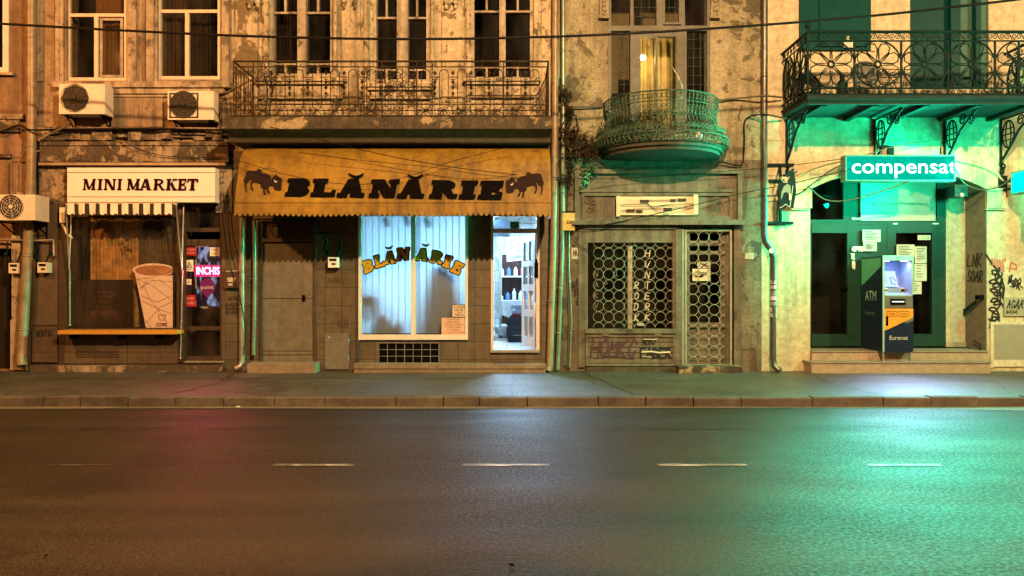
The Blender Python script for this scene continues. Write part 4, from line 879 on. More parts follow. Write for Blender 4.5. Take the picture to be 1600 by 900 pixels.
cs = [1298.5+73.2*i for i in range(5)]
zc_ = PZ(100.5, d)
def flower(c, u, v, sc_=1.0):
    r_o = 36.5*q*sc_; mb.ring(c, u*r_o, v*r_o, .015, 5, 28)
    mb.ring(c, u*.05, v*.05, .02, 5, 8)
    for k in range(8):
        a = R(22.5+45*k); dr = u*math.cos(a)+v*math.sin(a); nr = -u*math.sin(a)+v*math.cos(a)
        pts = [c+dr*.05, c+dr*r_o*.35+nr*r_o*.1, c+dr*r_o*.62+nr*r_o*.23, c+dr*r_o*.85+nr*r_o*.2, c+dr*r_o*.95, c+dr*r_o*.85-nr*r_o*.2, c+dr*r_o*.62-nr*r_o*.23, c+dr*r_o*.35-nr*r_o*.1]
        mb.tube(pts, .012, 4, True)
for cxp in cs: flower(W(cxp, 100.5, d), ux, uz)
for cxp in [1262]+[c+36.6 for c in cs[:-1]]+[1592, 1643]: mb.pt([(cxp, 64, d), (cxp, 148, d)], .02, 5)
for X, lab in ((BX0, 0), (BX1, 1)):
    for f_ in (.27, .73): flower(Vector((X, -d*f_, zc_)), Vector((0,.62,0)), uz)
    mb.tube([(X, -d/2, Zr[64]), (X, -d/2, Zr[148])], .013, 5)
    mb.tube([(X, -d, Zr[148]), (X, -d, Zr[50]+.05)], .022, 6); mb.blob((X, -d, Zr[50]+.1), .05, 8)
for yy, hh in ((57, 5.3), (143.3, 3.6)):
    px_ = 1270
    while px_ < 1640:
        scroll(mb, W(px_, yy, d), hh*q, 0, 1.4, .008, ux, uz, 9); scroll(mb, W(px_+10, yy, d), hh*q, 180, 1.4, .008, ux, uz, 9)
        mb.pt([(px_+hh*.9, yy+1, d), (px_+10-hh*.9, yy-1, d)], .008, 4); px_ += 19
    for X in (BX0, BX1):
        for k in range(7): scroll(mb, Vector((X, -.12-k*.16, PZ(yy, d))), hh*q, 90*k, 1.4, .008, Vector((0,1,0)), uz, 9)
for px_ in range(1266, 1640, 37): mb.pt([(px_-3, 118+18, d), (px_, 112, d), (px_+3, 136, d)], .008, 4)
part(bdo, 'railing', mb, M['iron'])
# cast iron brackets with scrolls
for X in (BX0+.08, PX(1368, .0)-.02, PX(1480, .0)-.05, BX1-.08):
    mb = MB(); zt1 = zb0-.05; v2 = Vector((0,-1,0)); o = Vector((X, 0, 0))
    mb.tube([(X, -.02, zt1), (X, -.02, zt1-.85)], .025, 5); mb.tube([(X, 0, zt1), (X, -.95, zt1)], .02, 5)
    mb.tube([(X, -.02, zt1-.75), (X, -.12, zt1-.68), (X, -.3, zt1-.5), (X, -.5, zt1-.28), (X, -.8, zt1-.1), (X, -.95, zt1-.02)], .024, 5)
    mb.ring((X, -.22, zt1-.3), v2*.16, Vector((0,0,.25)), .014, 5, 16); mb.ring((X, -.22, zt1-.3), v2*.07, Vector((0,0,.25)), .012, 4, 12)
    for z_ in (-.2, -.3, -.4): mb.tube([(X, -.08, zt1+z_), (X, -.36, zt1+z_)], .012, 4)
    scroll(mb, Vector((X, -.55, zt1-.12)), .1, 0, 1.5, .014, v2, uz); scroll(mb, Vector((X, -.82, zt1-.16)), .09, 200, 1.5, .014, v2, uz); scroll(mb, Vector((X, -.08, zt1-.86)), .08, 90, 1.5, .016, v2, uz); mb.blob((X, -.05, zt1-.95), .05, 8, .8, .8, 1.3)
    part(bdo, 'bracket', mb, M['iron'])
# graffiti on the pharmacy wall
mb = MB(); scrawl(mb, 'LNK', 1511, 396, 1537, 416, 2, lambda px, py, off=0: Vector((xb-.018-off, -(-.62+(px-1508)/34*.6), PZ(py, 0))), 2); scrawl(mb, 'SOAR', 1511, 422, 1538, 440, 2, lambda px, py, off=0: Vector((xb-.018-off, -(-.62+(px-1508)/34*.6), PZ(py, 0))), 2); part(bD, 'graffiti', mb, M['inkblack'])
mb = MB(); mb.stroke([(1541, 398), (1550, 412), (1560, 424)], 3, D(.006)); squiggle(mb, 1545, 418, 1564, 505, 6, 2.6, D(.008), 3); squiggle(mb, 1550, 425, 1568, 480, 4, 2.2, D(.009), 9); mb.stroke([(1545, 498), (1553, 504), (1560, 492), (1551, 488), (1546, 512)], 2.2, D(.01)); mb.stroke([(1565, 436), (1569, 450), (1567, 466), (1562, 455), (1566, 436)], 2.4, D(.01)); part(bD, 'graffiti', mb, M['inkblack'])
mb = MB(); scrawl(mb, 'BOK', 1576, 430, 1594, 442, 2.2, D(.006), 2, .2, -5); squiggle(mb, 1578, 434, 1598, 450, 2, 1.6, D(.007), 8); part(bD, 'graffiti', mb, M['inkblack'])
mb = MB(); mb.stroke([(1546, 412), (1570, 424)], 1.8, D(.006)); 
for k in range(5): mb.stroke([(1550+k*4, 404+k), (1552+k*4, 414+k*1.6)], 2.4, D(.006))
mb.stroke([(1577, 424), (1580, 410), (1588, 414), (1588, 421), (1579, 419)], 2.2, D(.006)); mb.stroke([(1567, 406), (1570, 404), (1572, 407), (1568, 408)], 1.5, D(.006)); part(bD, 'graffiti', mb, M['inkred'])

# ================================================================== objects
# ---- yellow awning
aw = thing('shop_awning', 'long dutch awning of yellow canvas with scalloped edge over the furrier shopfront', 'awning', (PX(614, 1.2), -.6, PZ(330, 1.2)))
prof = [(.32, 233), (.5, 231), (.68, 233), (.84, 239), (.96, 249), (1.03, 262), (1.2, 313), (1.215, 316)]
PR = [(d_, PZ(y_, d_)) for d_, y_ in prof]; AX0, AX1 = PX(367, 1.2), PX(861, 1.2)
mb = MB(); NX = 90; rg = random.Random(1)
def sag(i, k): return -.018*math.sin(i*.42+k)*math.sin(i*.17)*(k in (1, 2, 3))+.006*math.sin(i*1.7+k*2)*(0 < k < 4)+(.008*math.sin(i*.9)*math.sin(i*.23) if k >= 4 else 0)
vs = []
for i in range(NX+1):
    x_ = AX0+(AX1-AX0)*i/NX
    for k, (d_, z_) in enumerate(PR): vs.append((x_, -d_+sag(i, k), z_+sag(i, k)*.5))
n_ = len(PR); mb.add(vs, [(i*n_+k, (i+1)*n_+k, (i+1)*n_+k+1, i*n_+k+1) for i in range(NX) for k in range(n_-1)], True)
mb.add([(x_+.0, y, z-.012) for x_, y, z in [tuple(v) for v in vs]], [(i*n_+k, i*n_+k+1, (i+1)*n_+k+1, (i+1)*n_+k) for i in range(NX) for k in range(n_-1)], True)
for X in (AX0, AX1): mb.add([(X, -p, z) for p, z in PR]+[(X, -.32, PR[-1][1])], [tuple(range(n_+1))])
part(aw, 'canvas', mb, M['yellow'])
mb = MB(); zv0, SC = PR[-1][1], 59; dv = 1.215
def scal(x_): u = (x_-AX0)/(AX1-AX0)*SC; return abs(math.cos(math.pi*u))**.8
NV = SC*6
vs = []
for i in range(NV+1):
    x_ = AX0+(AX1-AX0)*i/NV; zb_ = PZ(333, dv)-.055*scal(x_)+.008*math.sin(i*.05)
    yo = .006*math.sin(i*.09); vs += [(x_, -dv-.004, zv0), (x_, -dv-.012+yo, zb_)]
mb.add(vs, [(2*i, 2*i+1, 2*i+3, 2*i+2) for i in range(NV)]); mb.tube([(AX0, -dv-.008, zv0-.005), (AX1, -dv-.008, zv0-.005)], .008, 4)
for X in (AX0, AX1):
    vs = []
    for i in range(61):
        y_ = -.34-(dv-.34)*i/60; vs += [(X, y_, zv0), (X, y_, PZ(333, dv)-.05*abs(math.cos(math.pi*i/8))**.8)]
    mb.add(vs, [(2*i, 2*i+1, 2*i+3, 2*i+2) for i in range(60)])
part(aw, 'valance', mb, M['yellow'])
def AM(px, py, off=0):
    t_ = (py-262)/(313-262); d_ = 1.03+.17*t_ if t_ >= 0 else 1.03-.07*(262-py)/13
    v = W(px, py, d_); return Vector((v.x, -d_-.022-off, v.z))
mb = MB()
for ch, bx in (('B', (449, 280, 484, 306)), ('L', (489, 280.5, 525, 306.7)), ('A', (530, 281, 571, 307.5)), ('N', (580, 281.7, 622, 308)), ('A', (624, 282.2, 664, 308.7)), ('R', (674, 283, 714, 309.2)), ('I', (720.5, 283.6, 744, 309.8)), ('E', (750, 284, 785, 310.3))):
    fat_letter(mb, ch, bx, AM, 1.3, 5.0, s=.42, t=.18, e=.10)
breve(mb, 557.5, 272.5, 22, AM, 5); breve(mb, 649.5, 274, 22, AM, 5); part(aw, 'lettering', mb, M['black'])
bis = [(180,330),(200,240),(240,215),(400,220),(440,185),(490,190),(510,260),(620,280),(680,320),(700,400),(730,420),(735,520),(670,520),(640,560),(650,620),(680,665),(650,680),(620,640),(605,570),(570,575),(580,650),(600,690),(565,700),(540,640),(540,580),(490,550),(495,485),(360,450),(320,470),(305,540),(345,610),(320,620),(285,560),(280,460),(310,420),(280,385),(260,430),(200,480),(200,600),(220,640),(185,635),(165,500),(170,440),(145,440),(150,390)]
hed = [(760,320),(800,295),(830,325),(910,370),(915,430),(900,600),(870,615),(770,600),(720,500),(710,400),(730,350)]; horn = [(762,390),(785,430),(822,432),(805,458),(765,442)]
hump = [(500,258),(560,170),(660,150),(760,170),(800,215),(780,300),(700,330),(620,282)]
for fl in (0, 1):
    f_ = (lambda p: (370+p[0]/12.857, 250+p[1]/12.857)) if not fl else (lambda p: (780+(1045-p[0])/12.857, 252.5+(p[1]+25)/12.857))
    mb = MB(); mb.prism([f_(p) for p in bis], AM); mb.prism([f_(p) for p in hed], AM); o = part(aw, 'animal_emblem', mb, flat('faded_brown_print', (.018,.009,.008), .8))
    mb = MB(); mb.k = 40; mb.prism([f_(p) for p in horn], AM); part(o, 'horn', mb, M['inkwhite'])
    mb = MB(); mb.stroke([f_(p) for p in hump], .6, AM); part(o, 'outline', mb, M['brown'])
mb = MB(); mb.box(AX0+.15, AX1-.1, -.32, -.02, PZ(233, .32), PZ(221, .32)+.02); mb.tube([(AX0+.15, -.34, PZ(226, .34)), (AX1-.1, -.34, PZ(226, .34))], .07, 8); part(aw, 'cassette', mb, flat('dark_blue_tarpaulin', (.035,.04,.055), .7, var=.4))
mb = MB()
for k in range(9): x_ = AX0+.05+(AX1-AX0-.1)*k/8; mb.tube([(x_, -p+.04, z-.04) for p, z in PR], .012, 5)
mb.tube([(AX0+.02, -1.17, zv0-.02), (AX1-.02, -1.17, zv0-.02)], .014, 5); part(aw, 'awning_frame', mb, M['metal'])
# ---- window lettering on the furrier glass
ws = thing('window_lettering', 'arched golden lettering with black outlines stuck on the bright shop window', 'lettering', (PX(646), -.06, PZ(410)))
def rotm(cx_, cy_, a, dp):
    ca, sa = math.cos(R(a)), math.sin(R(a))
    return lambda px, py, off=0: W(cx_+(px-cx_)*ca+(py-cy_)*sa, cy_-(px-cx_)*sa+(py-cy_)*ca, dp)+Vector((0,-off,0))
for ch, cx_, cy_, a, ww in (('B', 575, 416, 20, 15), ('L', 592.7, 408, 15, 14), ('A', 609.5, 402.5, 9, 17), ('N', 630, 397, 5, 18), ('A', 660, 398, -4, 18), ('R', 682.5, 402, -10, 17), ('I', 699, 409, -16, 10), ('E', 714.5, 418.5, -24, 14)):
    bx = (cx_-ww/2, cy_-9, cx_+ww/2, cy_+9); mb = MB(); fat_letter(mb, ch, bx, rotm(cx_, cy_, a, -.012), 2.2, 2.0, s=.34, t=.2, e=.08)
    if ch == 'A': breve(mb, cx_+1+(3 if cx_ > 640 else 0), cy_-17, 11, rotm(cx_, cy_, a, -.012), 4)
    o = part(ws, 'letter', mb, M['black']); mb = MB(); fat_letter(mb, ch, bx, rotm(cx_, cy_, a, -.004), .5, 2.0, s=.34, t=.2, e=.08)
    if ch == 'A': breve(mb, cx_+1+(3 if cx_ > 640 else 0), cy_-17, 9, rotm(cx_, cy_, a, -.004), 1.6)
    part(o, 'gold_fill', mb, flat('gold_window_letter', (.52,.33,.03), .4))
# ---- blinds and shapes behind them
rg = random.Random(12)
for a, c, lab in ((565, 642, 'pale vertical blind filling the left half of the bright shop window'), (649, 727, 'pale vertical blind filling the right half of the bright shop window')):
    mb = MB(); k = 0; px_ = a-4
    while px_ < c+4:
        x0_, x1_ = PX(px_, -.25), PX(px_+12.4, -.25); tw = rg.uniform(.008, .014)
        mb.add([(x0_, .24-tw, PZ(338, -.25)), (x1_, .24+tw, PZ(338, -.25)), (x1_, .24+tw+rg.uniform(-.004, .004), PZ(524, -.25)), (x0_, .24-tw, PZ(524, -.25))], [(0,1,2,3)]); px_ += 10.2
    o = solo('vertical_blind', mb, M['blind'], lab, 'blind', 'vertical blinds in the shop window')
def silh(pts, dp, lab, name='garment_on_stand', t=.12, cat='garment'):
    mb = MB(); mb.prism(pts, D(dp), t); return solo(name, mb, flat('dark_fur', (.06,.055,.05), .9), lab, cat)
def lathe(prof_px, cx_, dp, sy=.8, n=18):
    """turned shape from picture half widths"""
    mb = MB(); vs = []; s_ = (D0-dp)/F
    for y_, hw_ in prof_px:
        for k in range(n):
            a = 2*math.pi*k/n; vs.append((PX(cx_, dp)+hw_*s_*math.cos(a), -dp+hw_*s_*sy*math.sin(a), PZ(y_, dp)))
    m_ = len(prof_px); mb.add(vs, [(i*n+k, i*n+(k+1) % n, (i+1)*n+(k+1) % n, (i+1)*n+k) for i in range(m_-1) for k in range(n)], True); mb.add(vs[:n], [tuple(range(n))]); mb.add(vs[-n:], [tuple(range(n))]); return mb
fur = flat('dark_fur', (.05,.045,.04), .95)
solo('fur_cape', lathe([(408, 8), (414, 15), (424, 20), (450, 26), (480, 32), (520, 38), (530, 39)], 692, -.46, .3), fur, 'large dark cape shape behind the right half of the blinds', 'garment')
solo('fur_hat', lathe([(452, 5), (458, 13), (468, 16), (476, 17), (482, 10)], 584, -.42, .6), fur, 'dark fur hat shape at the left edge behind the blinds', 'hat', 'dark hat shapes behind the blinds')
solo('fur_hat', lathe([(455, 6), (462, 13), (472, 12), (478, 6)], 570, -.4, .5), fur, 'smaller dark hat shape touching the left window frame behind the blinds', 'hat', 'dark hat shapes behind the blinds')
solo('fur_collar', lathe([(480, 5), (487, 11), (500, 17), (515, 20), (530, 22)], 604, -.42, .5), fur, 'low dark mound of fur behind the left blinds, above the sill', 'garment')
solo('fur_collar', lathe([(492, 4), (500, 8), (512, 11), (530, 13)], 627, -.4, .6), fur, 'smaller dark mound beside the mullion behind the left blinds', 'garment')
for px_, y0 in ((606, 340), (637, 338), (668, 340)):
    mb = MB(); mb.pt([(px_-2, y0, -.33), (px_+3, y0+14, -.33)], .05, 8); solo('hanging_cloth', mb, flat('green_cloth', (.05,.12,.11), .9), {606: 'leftmost dark scrap of cloth hanging at the top behind the blinds', 637: 'dark scrap of cloth hanging behind the blinds next to the mullion', 668: 'dark scrap of cloth hanging at the top behind the right blinds'}[px_], 'cloth', 'cloth scraps hanging behind the blinds')
mb = MB(); mb.pb(707, 477, 727, 495, -.009, -.013); s1 = solo('window_notice', mb, flat('cream_card', (.62,.54,.4), .6), 'small cream notice with bold black words low in the right shop window', 'notice')
mb = MB(); frame(mb, 706, 476, 728, 496, .9, -.008, -.014); part(s1, 'border', mb, M['black'])
for t_, r_ in (('VOPSIM', (709, 478.5, 726, 482)), ('HAINE', (710.5, 483, 724, 486)), ('DIN', (714.5, 487.3, 720.5, 489.3)), ('PIELE', (710.5, 490.2, 724, 493.6))): text(s1, 'writing', t_, r_, -.006, M['black'])
mb = MB(); mb.pb(690, 496.6, 727, 522.5, -.009, -.013); s2_ = solo('window_notice', mb, flat('pinkish_card', (.62,.47,.36), .6), 'wide pinkish notice of red lines below the cream one', 'notice')
for k, (t_, hw_) in enumerate((('CONFECTII', 9.5), ('REPARATII', 9.5), ('TRANSFORMARI', 14), ('CAPTUSIRI', 11), ('LA COMANDA', 11.5), ('IN HAINE DE PIELE', 16.5))): text(s2_, 'writing', t_, (708.5-hw_, 498+k*4.1, 708.5+hw_, 500.4+k*4.1), -.006, flat('dark_red_ink', (.22,.04,.03), .6))
# ---- inside the furrier shop (seen through the door)
FZ = PZ(549)
mb = MB(); mb.box(-.62, -.52, .5, 4.6, FZ, 3.3); mb.box(-.30, -.24, 3.2, 3.9, FZ+.5, FZ+2.4); solo('plastic_partition', mb, M['pvc'], 'pale partition along the left side of the lit shop room', 'partition')
t = thing('work_table', 'white clothed work table against the brown tiles inside the shop', 'table', (.25, 3.6, FZ))
mb = MB(); mb.box(-.32, .95, 3.3, 4.2, FZ+.84, FZ+.88); part(t, 'tabletop', mb, M['white'])
for lx, ly in ((-.28, 3.34), (.9, 3.34), (-.28, 4.15), (.9, 4.15)): mb = MB(); mb.box(lx, lx+.05, ly, ly+.05, FZ, FZ+.84); part(t, 'leg', mb, M['metal'])
mb = MB(); vs = [(-.34+.13*i, 3.27-.02*(i % 2), FZ+.89) for i in range(11)]+[(-.34+.13*i, 3.25-.05*(i % 2), FZ+.62-.06*(i % 3)) for i in range(11)]
mb.add(vs+[(-.34, 4.2, FZ+.89), (.96, 4.2, FZ+.89)], [(i, i+1, i+12, i+11) for i in range(10)]+[tuple(range(11))+(23, 22)]); solo('tablecloth', mb, flat('white_cloth', (.66,.7,.74), .9), 'white cloth hanging over the work table in the shop', 'cloth')
mb = MB(); mb.box(-.02, .7, 3.22, 3.7, FZ+.66, FZ+.78); mb.box(-.0, .68, 3.2, 3.68, FZ+.6, FZ+.655); solo('folded_fabric', mb, flat('grey_lilac_fabric', (.3,.3,.4), .9), 'stack of folded lilac grey fabric at the front of the work table', 'fabric')
mb = MB(); mb.box(.0, .7, 3.21, 3.69, FZ+.57, FZ+.597); solo('folded_fabric', mb, M['red'], 'thin dark red fabric under the lilac grey stack', 'fabric')
for i, (x_, y_, h_, lab) in enumerate(((.12, 2.6, .5, 'larger black crate on the shop floor beside the open door leaf'), (-.12, 3.1, .34, 'smaller black crate behind the larger one under the table'))):
    mb = MB(); w_ = .2 if i == 0 else .14
    for zz in range(4): z_ = FZ+.03+zz*h_/4; mb.box(x_-w_, x_+w_, y_-.15, y_-.13, z_, z_+h_/4-.03); mb.box(x_-w_, x_+w_, y_+.13, y_+.15, z_, z_+h_/4-.03)
    mb.box(x_-w_, x_+w_, y_-.13, y_+.13, FZ+.0, FZ+.03)
    for sx_ in (-1, 1): mb.box(x_+sx_*w_-.02, x_+sx_*w_+.0, y_-.13, y_+.13, FZ+.03, FZ+h_); mb.box(x_+sx_*(w_-.02)-.02, x_+sx_*(w_-.02)+.02, y_-.165, y_-.15, FZ, FZ+h_)
    solo('storage_crate', mb, flat('dark_crate_plastic', (.03,.04,.05), .5), lab, 'crate', 'crates inside the shop')
mb = MB(); mb.box(-.35, -.1, 2.9, 3.3, FZ, FZ+.06)
for k in range(8): mb.blob((-.3+random.uniform(-.1, .15), 3.0+random.uniform(-.1, .2), FZ+.1+.03*k), .09, 8, 1, 1, .7, .25)
solo('laundry_bag', mb, flat('crumpled_blue_white_cloth', (.5,.56,.62), .9), 'crumpled pale bag of clothes on the left of the shop floor', 'bag')
t = thing('picture_frame', 'white framed picture hung tilted high on the wall inside the shop', 'picture', (.28, 3.9, 2.6)); mb = MB()
x0, x1, z0, z1 = -.12, .6, 2.35, 2.85
mb.add([(x0, 3.6, z0-.08), (x1, 3.9, z0), (x1, 3.9, z1+.02), (x0, 3.6, z1-.03), (x0, 3.64, z0-.08), (x1, 3.94, z0), (x1, 3.94, z1+.02), (x0, 3.64, z1-.03)], [(0,1,2,3), (4,5,6,7), (0,1,5,4), (2,3,7,6), (0,3,7,4), (1,2,6,5)]); part(t, 'frame', mb, M['white'])
mb = MB(); mb.add([(x0+.06, 3.61, z0-.0), (x1-.06, 3.86, z0+.07), (x1-.06, 3.86, z1-.05), (x0+.06, 3.61, z1-.09)], [(0,1,2,3)]); part(t, 'print', mb, surf('blotchy_print', (.6,.66,.72), (.12,.2,.42), scale=5, fine=.0))
t = thing('wall_shelf', 'white wall shelf with small white goods above the table in the shop', 'shelf', (.25, 4.8, 2.0)); mb = MB(); mb.box(-.3, .8, 4.6, 5.0, 1.93, 1.96); part(t, 'board', mb, M['white'])
rg = random.Random(5)
for k in range(6):
    mb = MB(); x_ = -.25+k*.17; h_ = rg.uniform(.1, .26); mb.cyl((x_, 4.75, 1.962), (0,0,1), .05, h_*.7, 10); mb.cyl((x_, 4.75, 1.962+h_*.7), (0,0,1), .05, h_*.15, 10, .02); mb.cyl((x_, 4.75, 1.962+h_*.85), (0,0,1), .02, h_*.15, 8)
    solo('spray_can', mb, flat('can_paint_'+str(k), [(.6,.65,.7), (.1,.2,.45), (.7,.7,.7), (.5,.1,.1), (.6,.65,.7), (.2,.25,.3)][k], .4), 'small bottle number standing on the white shelf in the shop'.replace('number ', ['leftmost, ', 'blue one second from the left, ', 'white one third from the left, ', 'reddish one fourth from the left, ', 'pale one fifth from the left, ', 'grey rightmost one '][k]), 'bottle', 'bottles on the shop shelf')
for k in range(7):
    mb = MB(); x_ = -.25+k*.15; h_ = rg.uniform(.12, .28); mb.cyl((x_, 3.75, FZ+.893), (0,0,1), .045, h_*.7, 10); mb.cyl((x_, 3.75, FZ+.893+h_*.7), (0,0,1), .045, h_*.1, 10, .018); mb.cyl((x_, 3.75, FZ+.893+h_*.8), (0,0,1), .018, h_*.2, 8)
    solo('dye_bottle', mb, flat('bottle_paint_'+str(k), [(.65,.7,.75), (.1,.2,.5), (.7,.72,.75)][k % 3], .35), 'bottle of dye standing on the cloth of the shop work table', 'bottle', 'bottles on the shop work table')
mb = MB(); mb.box(-.4, -.05, 2.2, 2.24, 2.75, 3.1); mb.tube([(-.22, 2.2, 3.1), (-.22, 2.2, 3.4)], .01, 5); solo('hanging_garment', mb, flat('grey_garment', (.2,.25,.33), .9), 'small grey garment hanging near the shop ceiling', 'garment')
# ---- door pull plate
mb = MB(); mb.pb(835, 410, 841, 434, .06, .0); mb.pb(836, 405, 840, 410, .055, .0); solo('key_box', mb, M['black'], 'black key box on the right jamb of the lit shop doorway', 'box')

# ---- mini market things
t = thing('market_sign', 'white signboard with dark serif words under the crumbling ledge', 'sign', (PX(221, .25), -.15, PZ(316, .25)))
mb = MB(); mb.pb(105, 262, 336, 316, .25, .06); part(t, 'board', mb, M['white'])
mb = MB(); mb.pb(105, 269.2, 336, 270.0, .253, .25); mb.pb(105, 307.2, 336, 308, .253, .25); part(t, 'border_line', mb, M['darkred'])
mb = MB()
for ch, a, c in (('M', 130, 149.5), ('I', 153, 160), ('N', 163, 181), ('I', 184, 190.5), ('M', 199, 218.5), ('A', 219, 237), ('R', 240.6, 257.2), ('K', 260.6, 276.7), ('E', 279, 291.5), ('T', 293.5, 309.6)):
    fat_letter(mb, ch, (a, 279.7, c, 297.2), D(.254), .3, 1.2, s=.26 if ch != 'I' else .24, t=.11, e=.085)
part(t, 'lettering', mb, M['darkred'])
t = thing('striped_awning', 'small awning rolled up with brown and cream striped valance over the market window', 'awning', (PX(190, .45), -.3, PZ(335, .45)))
mb = MB(); d_ = .45; a0, a1 = PX(105, d_), PX(273, d_); vs = []; NV = 140
for i in range(NV+1):
    x_ = a0+(a1-a0)*i/NV; vs += [(x_, -d_-.01*math.sin(i*.35), PZ(318, d_)), (x_, -d_-.02*math.sin(i*.35+.5), PZ(333.5, d_)-.028*math.sin(i*.449)**2)]
mb.add(vs, [(2*i, 2*i+1, 2*i+3, 2*i+2) for i in range(NV)]); part(t, 'valance', mb, M['stripe'])
mb = MB(); mb.tube([(a0, -.38, PZ(319, .4)), (a1, -.38, PZ(319, .4))], .045, 10); part(t, 'roller', mb, M['woodW']); mb = MB(); mb.box(a0-.03, a1+.03, -.44, -.42, PZ(319.5, .45), PZ(317.5, .45)); part(t, 'front_rail', mb, M['pvc'])
for pts in ([(103, 319, .42), (108, 420, .2)], [(112, 330, .12), (108, 420, .2)], [(109, 420, .2), (109, 508, .08)], [(275, 320, .42), (284, 422, .2)], [(287, 320, .1), (284, 422, .2)], [(285, 422, .2), (282, 560, .08)]):
    mb = MB(); mb.pt(pts, .015, 6); mb.blob(W(*pts[1]), .024, 8); part(t, 'arm', mb, M['metal'])
mb = MB(); mb.pb(93, 324, 101, 348, .16, .03); mb.pt([(97, 348, .1), (105, 366, .16), (113, 372, .16)], .022, 6); solo('security_floodlight', mb, M['acw'], 'small pale box lamp on a bent arm beside the market window', 'lamp')
# cup advert cut-out inside the window
t = thing('cup_poster', 'large printed paper cup of coffee standing inside the market window', 'poster', (PX(243), .12, PZ(515)))
mC = D(-.10)
mb = MB(); mb.prism([(210.5, 425), (228, 512), (269.5, 512), (269.5, 430), (240, 433)], mC, .02); part(t, 'cup', mb, flat('printed_cup_white', (.8,.64,.58), .5, var=.05))
mb = MB(); mb.prism([(240+33*math.cos(R(a)) if 240+33*math.cos(R(a)) < 269.5 else 269.5, 422+10.5*math.sin(R(a))) for a in range(0, 360, 15)], D(-.096)); part(t, 'rim', mb, flat('cup_rim', (.85,.7,.62), .5))
mb = MB(); mb.prism([(min(269.5, 241+30*math.cos(R(a))), 422.5+8*math.sin(R(a))) for a in range(0, 360, 15)], D(-.092)); part(t, 'coffee', mb, flat('coffee_print', (.42,.2,.12), .5))
mb = MB(); mb.stroke([(250, 424), (256, 419), (262, 424), (256, 428), (250, 424)], 1.2, D(-.088)); mb.stroke([(243, 421), (253, 426), (268, 420)], 1.2, D(-.088)); part(t, 'milk_pattern', mb, flat('milk_print', (.6,.36,.2), .5))
mb = MB(); 
for p in (((214, 436), (238, 446), (269, 470)), ((213, 436), (240, 434)), ((217, 452), (238, 438), (269, 440)), ((220, 462), (246, 472), (269, 462)), ((224, 446), (233, 465), (262, 505)), ((222, 470), (250, 484), (269, 490)), ((228, 505), (250, 480), (269, 472)), ((214, 434), (222, 452)), ((232, 437), (222, 450), (226, 440)), ((227, 500), (236, 511)), ((250, 438), (269, 452))): mb.stroke(p, .5, D(-.094))
mb.stroke([(247, 492), (249, 500), (257, 500), (259, 492), (247, 492)], .8, D(-.094)); scrawl(mb, 'IZZIBEL', 244, 505, 263, 509, .8, D(-.094), 0, .04); part(t, 'line_drawing', mb, flat('thin_brown_print', (.2,.09,.07), .6))
t = thing('dark_panel', 'dark brown half-height panel with a faint cup drawing inside the market window', 'panel', (PX(160), .15, PZ(512)))
mb = MB(); mb.pb(106, 437, 208, 512, -.12, -.14); part(t, 'board', mb, flat('dark_brown_board', (.022,.014,.01), .6))
mb = MB(); mb.stroke([(153, 456), (156, 472), (172, 472), (176, 456), (153, 456)], .8, D(-.117)); mb.stroke([(153, 463), (174, 463)], .8, D(-.117)); mb.stroke([(176, 457), (180, 459), (175, 464)], .8, D(-.117)); scrawl(mb, 'MY COFFEE', 142, 486, 185, 494, .9, D(-.117), 0, .03); part(t, 'drawing', mb, flat('faint_pink_print', (.13,.05,.035), .5))
for i, (a, c, lab) in enumerate(((128, 205, 'string curtain in the ochre of reflected lit houses, left half of the market window'), (205, 276, 'darker string curtain hanging behind the printed cup'))):
    mb = MB(); n_ = 60; vs = []
    for k in range(n_+1): x_ = PX(a+(c-a)*k/n_); y_ = .28+.015*math.sin(k*1.3)+.02*math.sin(k*.3); vs += [(x_, y_, PZ(320)), (x_, y_, PZ(512))]
    mb.add(vs, [(2*k, 2*k+1, 2*k+3, 2*k+2) for k in range(n_)], True); solo('string_curtain', mb, flat('curtain_strings_'+str(i), [(.42,.24,.08), (.10,.075,.05)][i], .9, var=.5), lab, 'curtain', 'string curtains in the market window')  # ochre of the first curtain imitates lit houses reflected in the glass
mb = MB(); rg = random.Random(21)
mb.pt([(192, 372, -.2), (196, 392, -.2), (191, 408, -.2)], .006, 4); P_ = [W(rg.gauss(195, 7), rg.gauss(386, 9), -.2+rg.uniform(-.03, .03)) for _ in range(40)]; leaves(mb, P_, 90, .01, .03, rg); solo('hanging_plant', mb, flat('pale_plant', (.3,.2,.07), .7, var=.5), 'small bunch of dried leaves hanging in the market window', 'plant')
# door stickers
for a, b_, c, e, mt, lab, tx in ((290, 386, 307, 399, 'red', 'upper red sticker with white lines on the market door', ('ACUM', 'SUNT AICI')), (290, 461, 306, 479, 'red', 'lower red sticker on the market door below the small white ones', ('ZONA', 'SUPRAV')), (328, 386, 343, 400, 'white', 'pale sticker of small print at the top right of the market door', ('ATENTIE', 'VIDEO')), (290, 406, 302, 424, 'white', 'white sticker with a warning triangle on the market door', ()), (291, 436, 299, 445, 'white', 'small square white sticker in the middle of the left door edge', ('24',))):
    mb = MB(); mb.pb(a, b_, c, e, -.045, -.05); o = solo('door_sticker', mb, M[mt], lab, 'sticker', 'stickers on the market door')
    for k, tt in enumerate(tx): hh = (e-b_)/(len(tx)*2+1); text(o, 'writing', tt, (a+2, b_+hh*(2*k+1), c-2, b_+hh*(2*k+2)), -.042, M['paperw'] if mt == 'red' else M['darkred'])
    if not tx: mb = MB(); mb.stroke([(292, 418), (296, 410), (300, 418), (292, 418)], .9, D(-.042)); mb.stroke([(294.5, 416), (297.5, 414)], 1.2, D(-.042)); mb.stroke([(293, 421), (299, 421)], .8, D(-.042)); part(o, 'symbol', mb, M['black'])
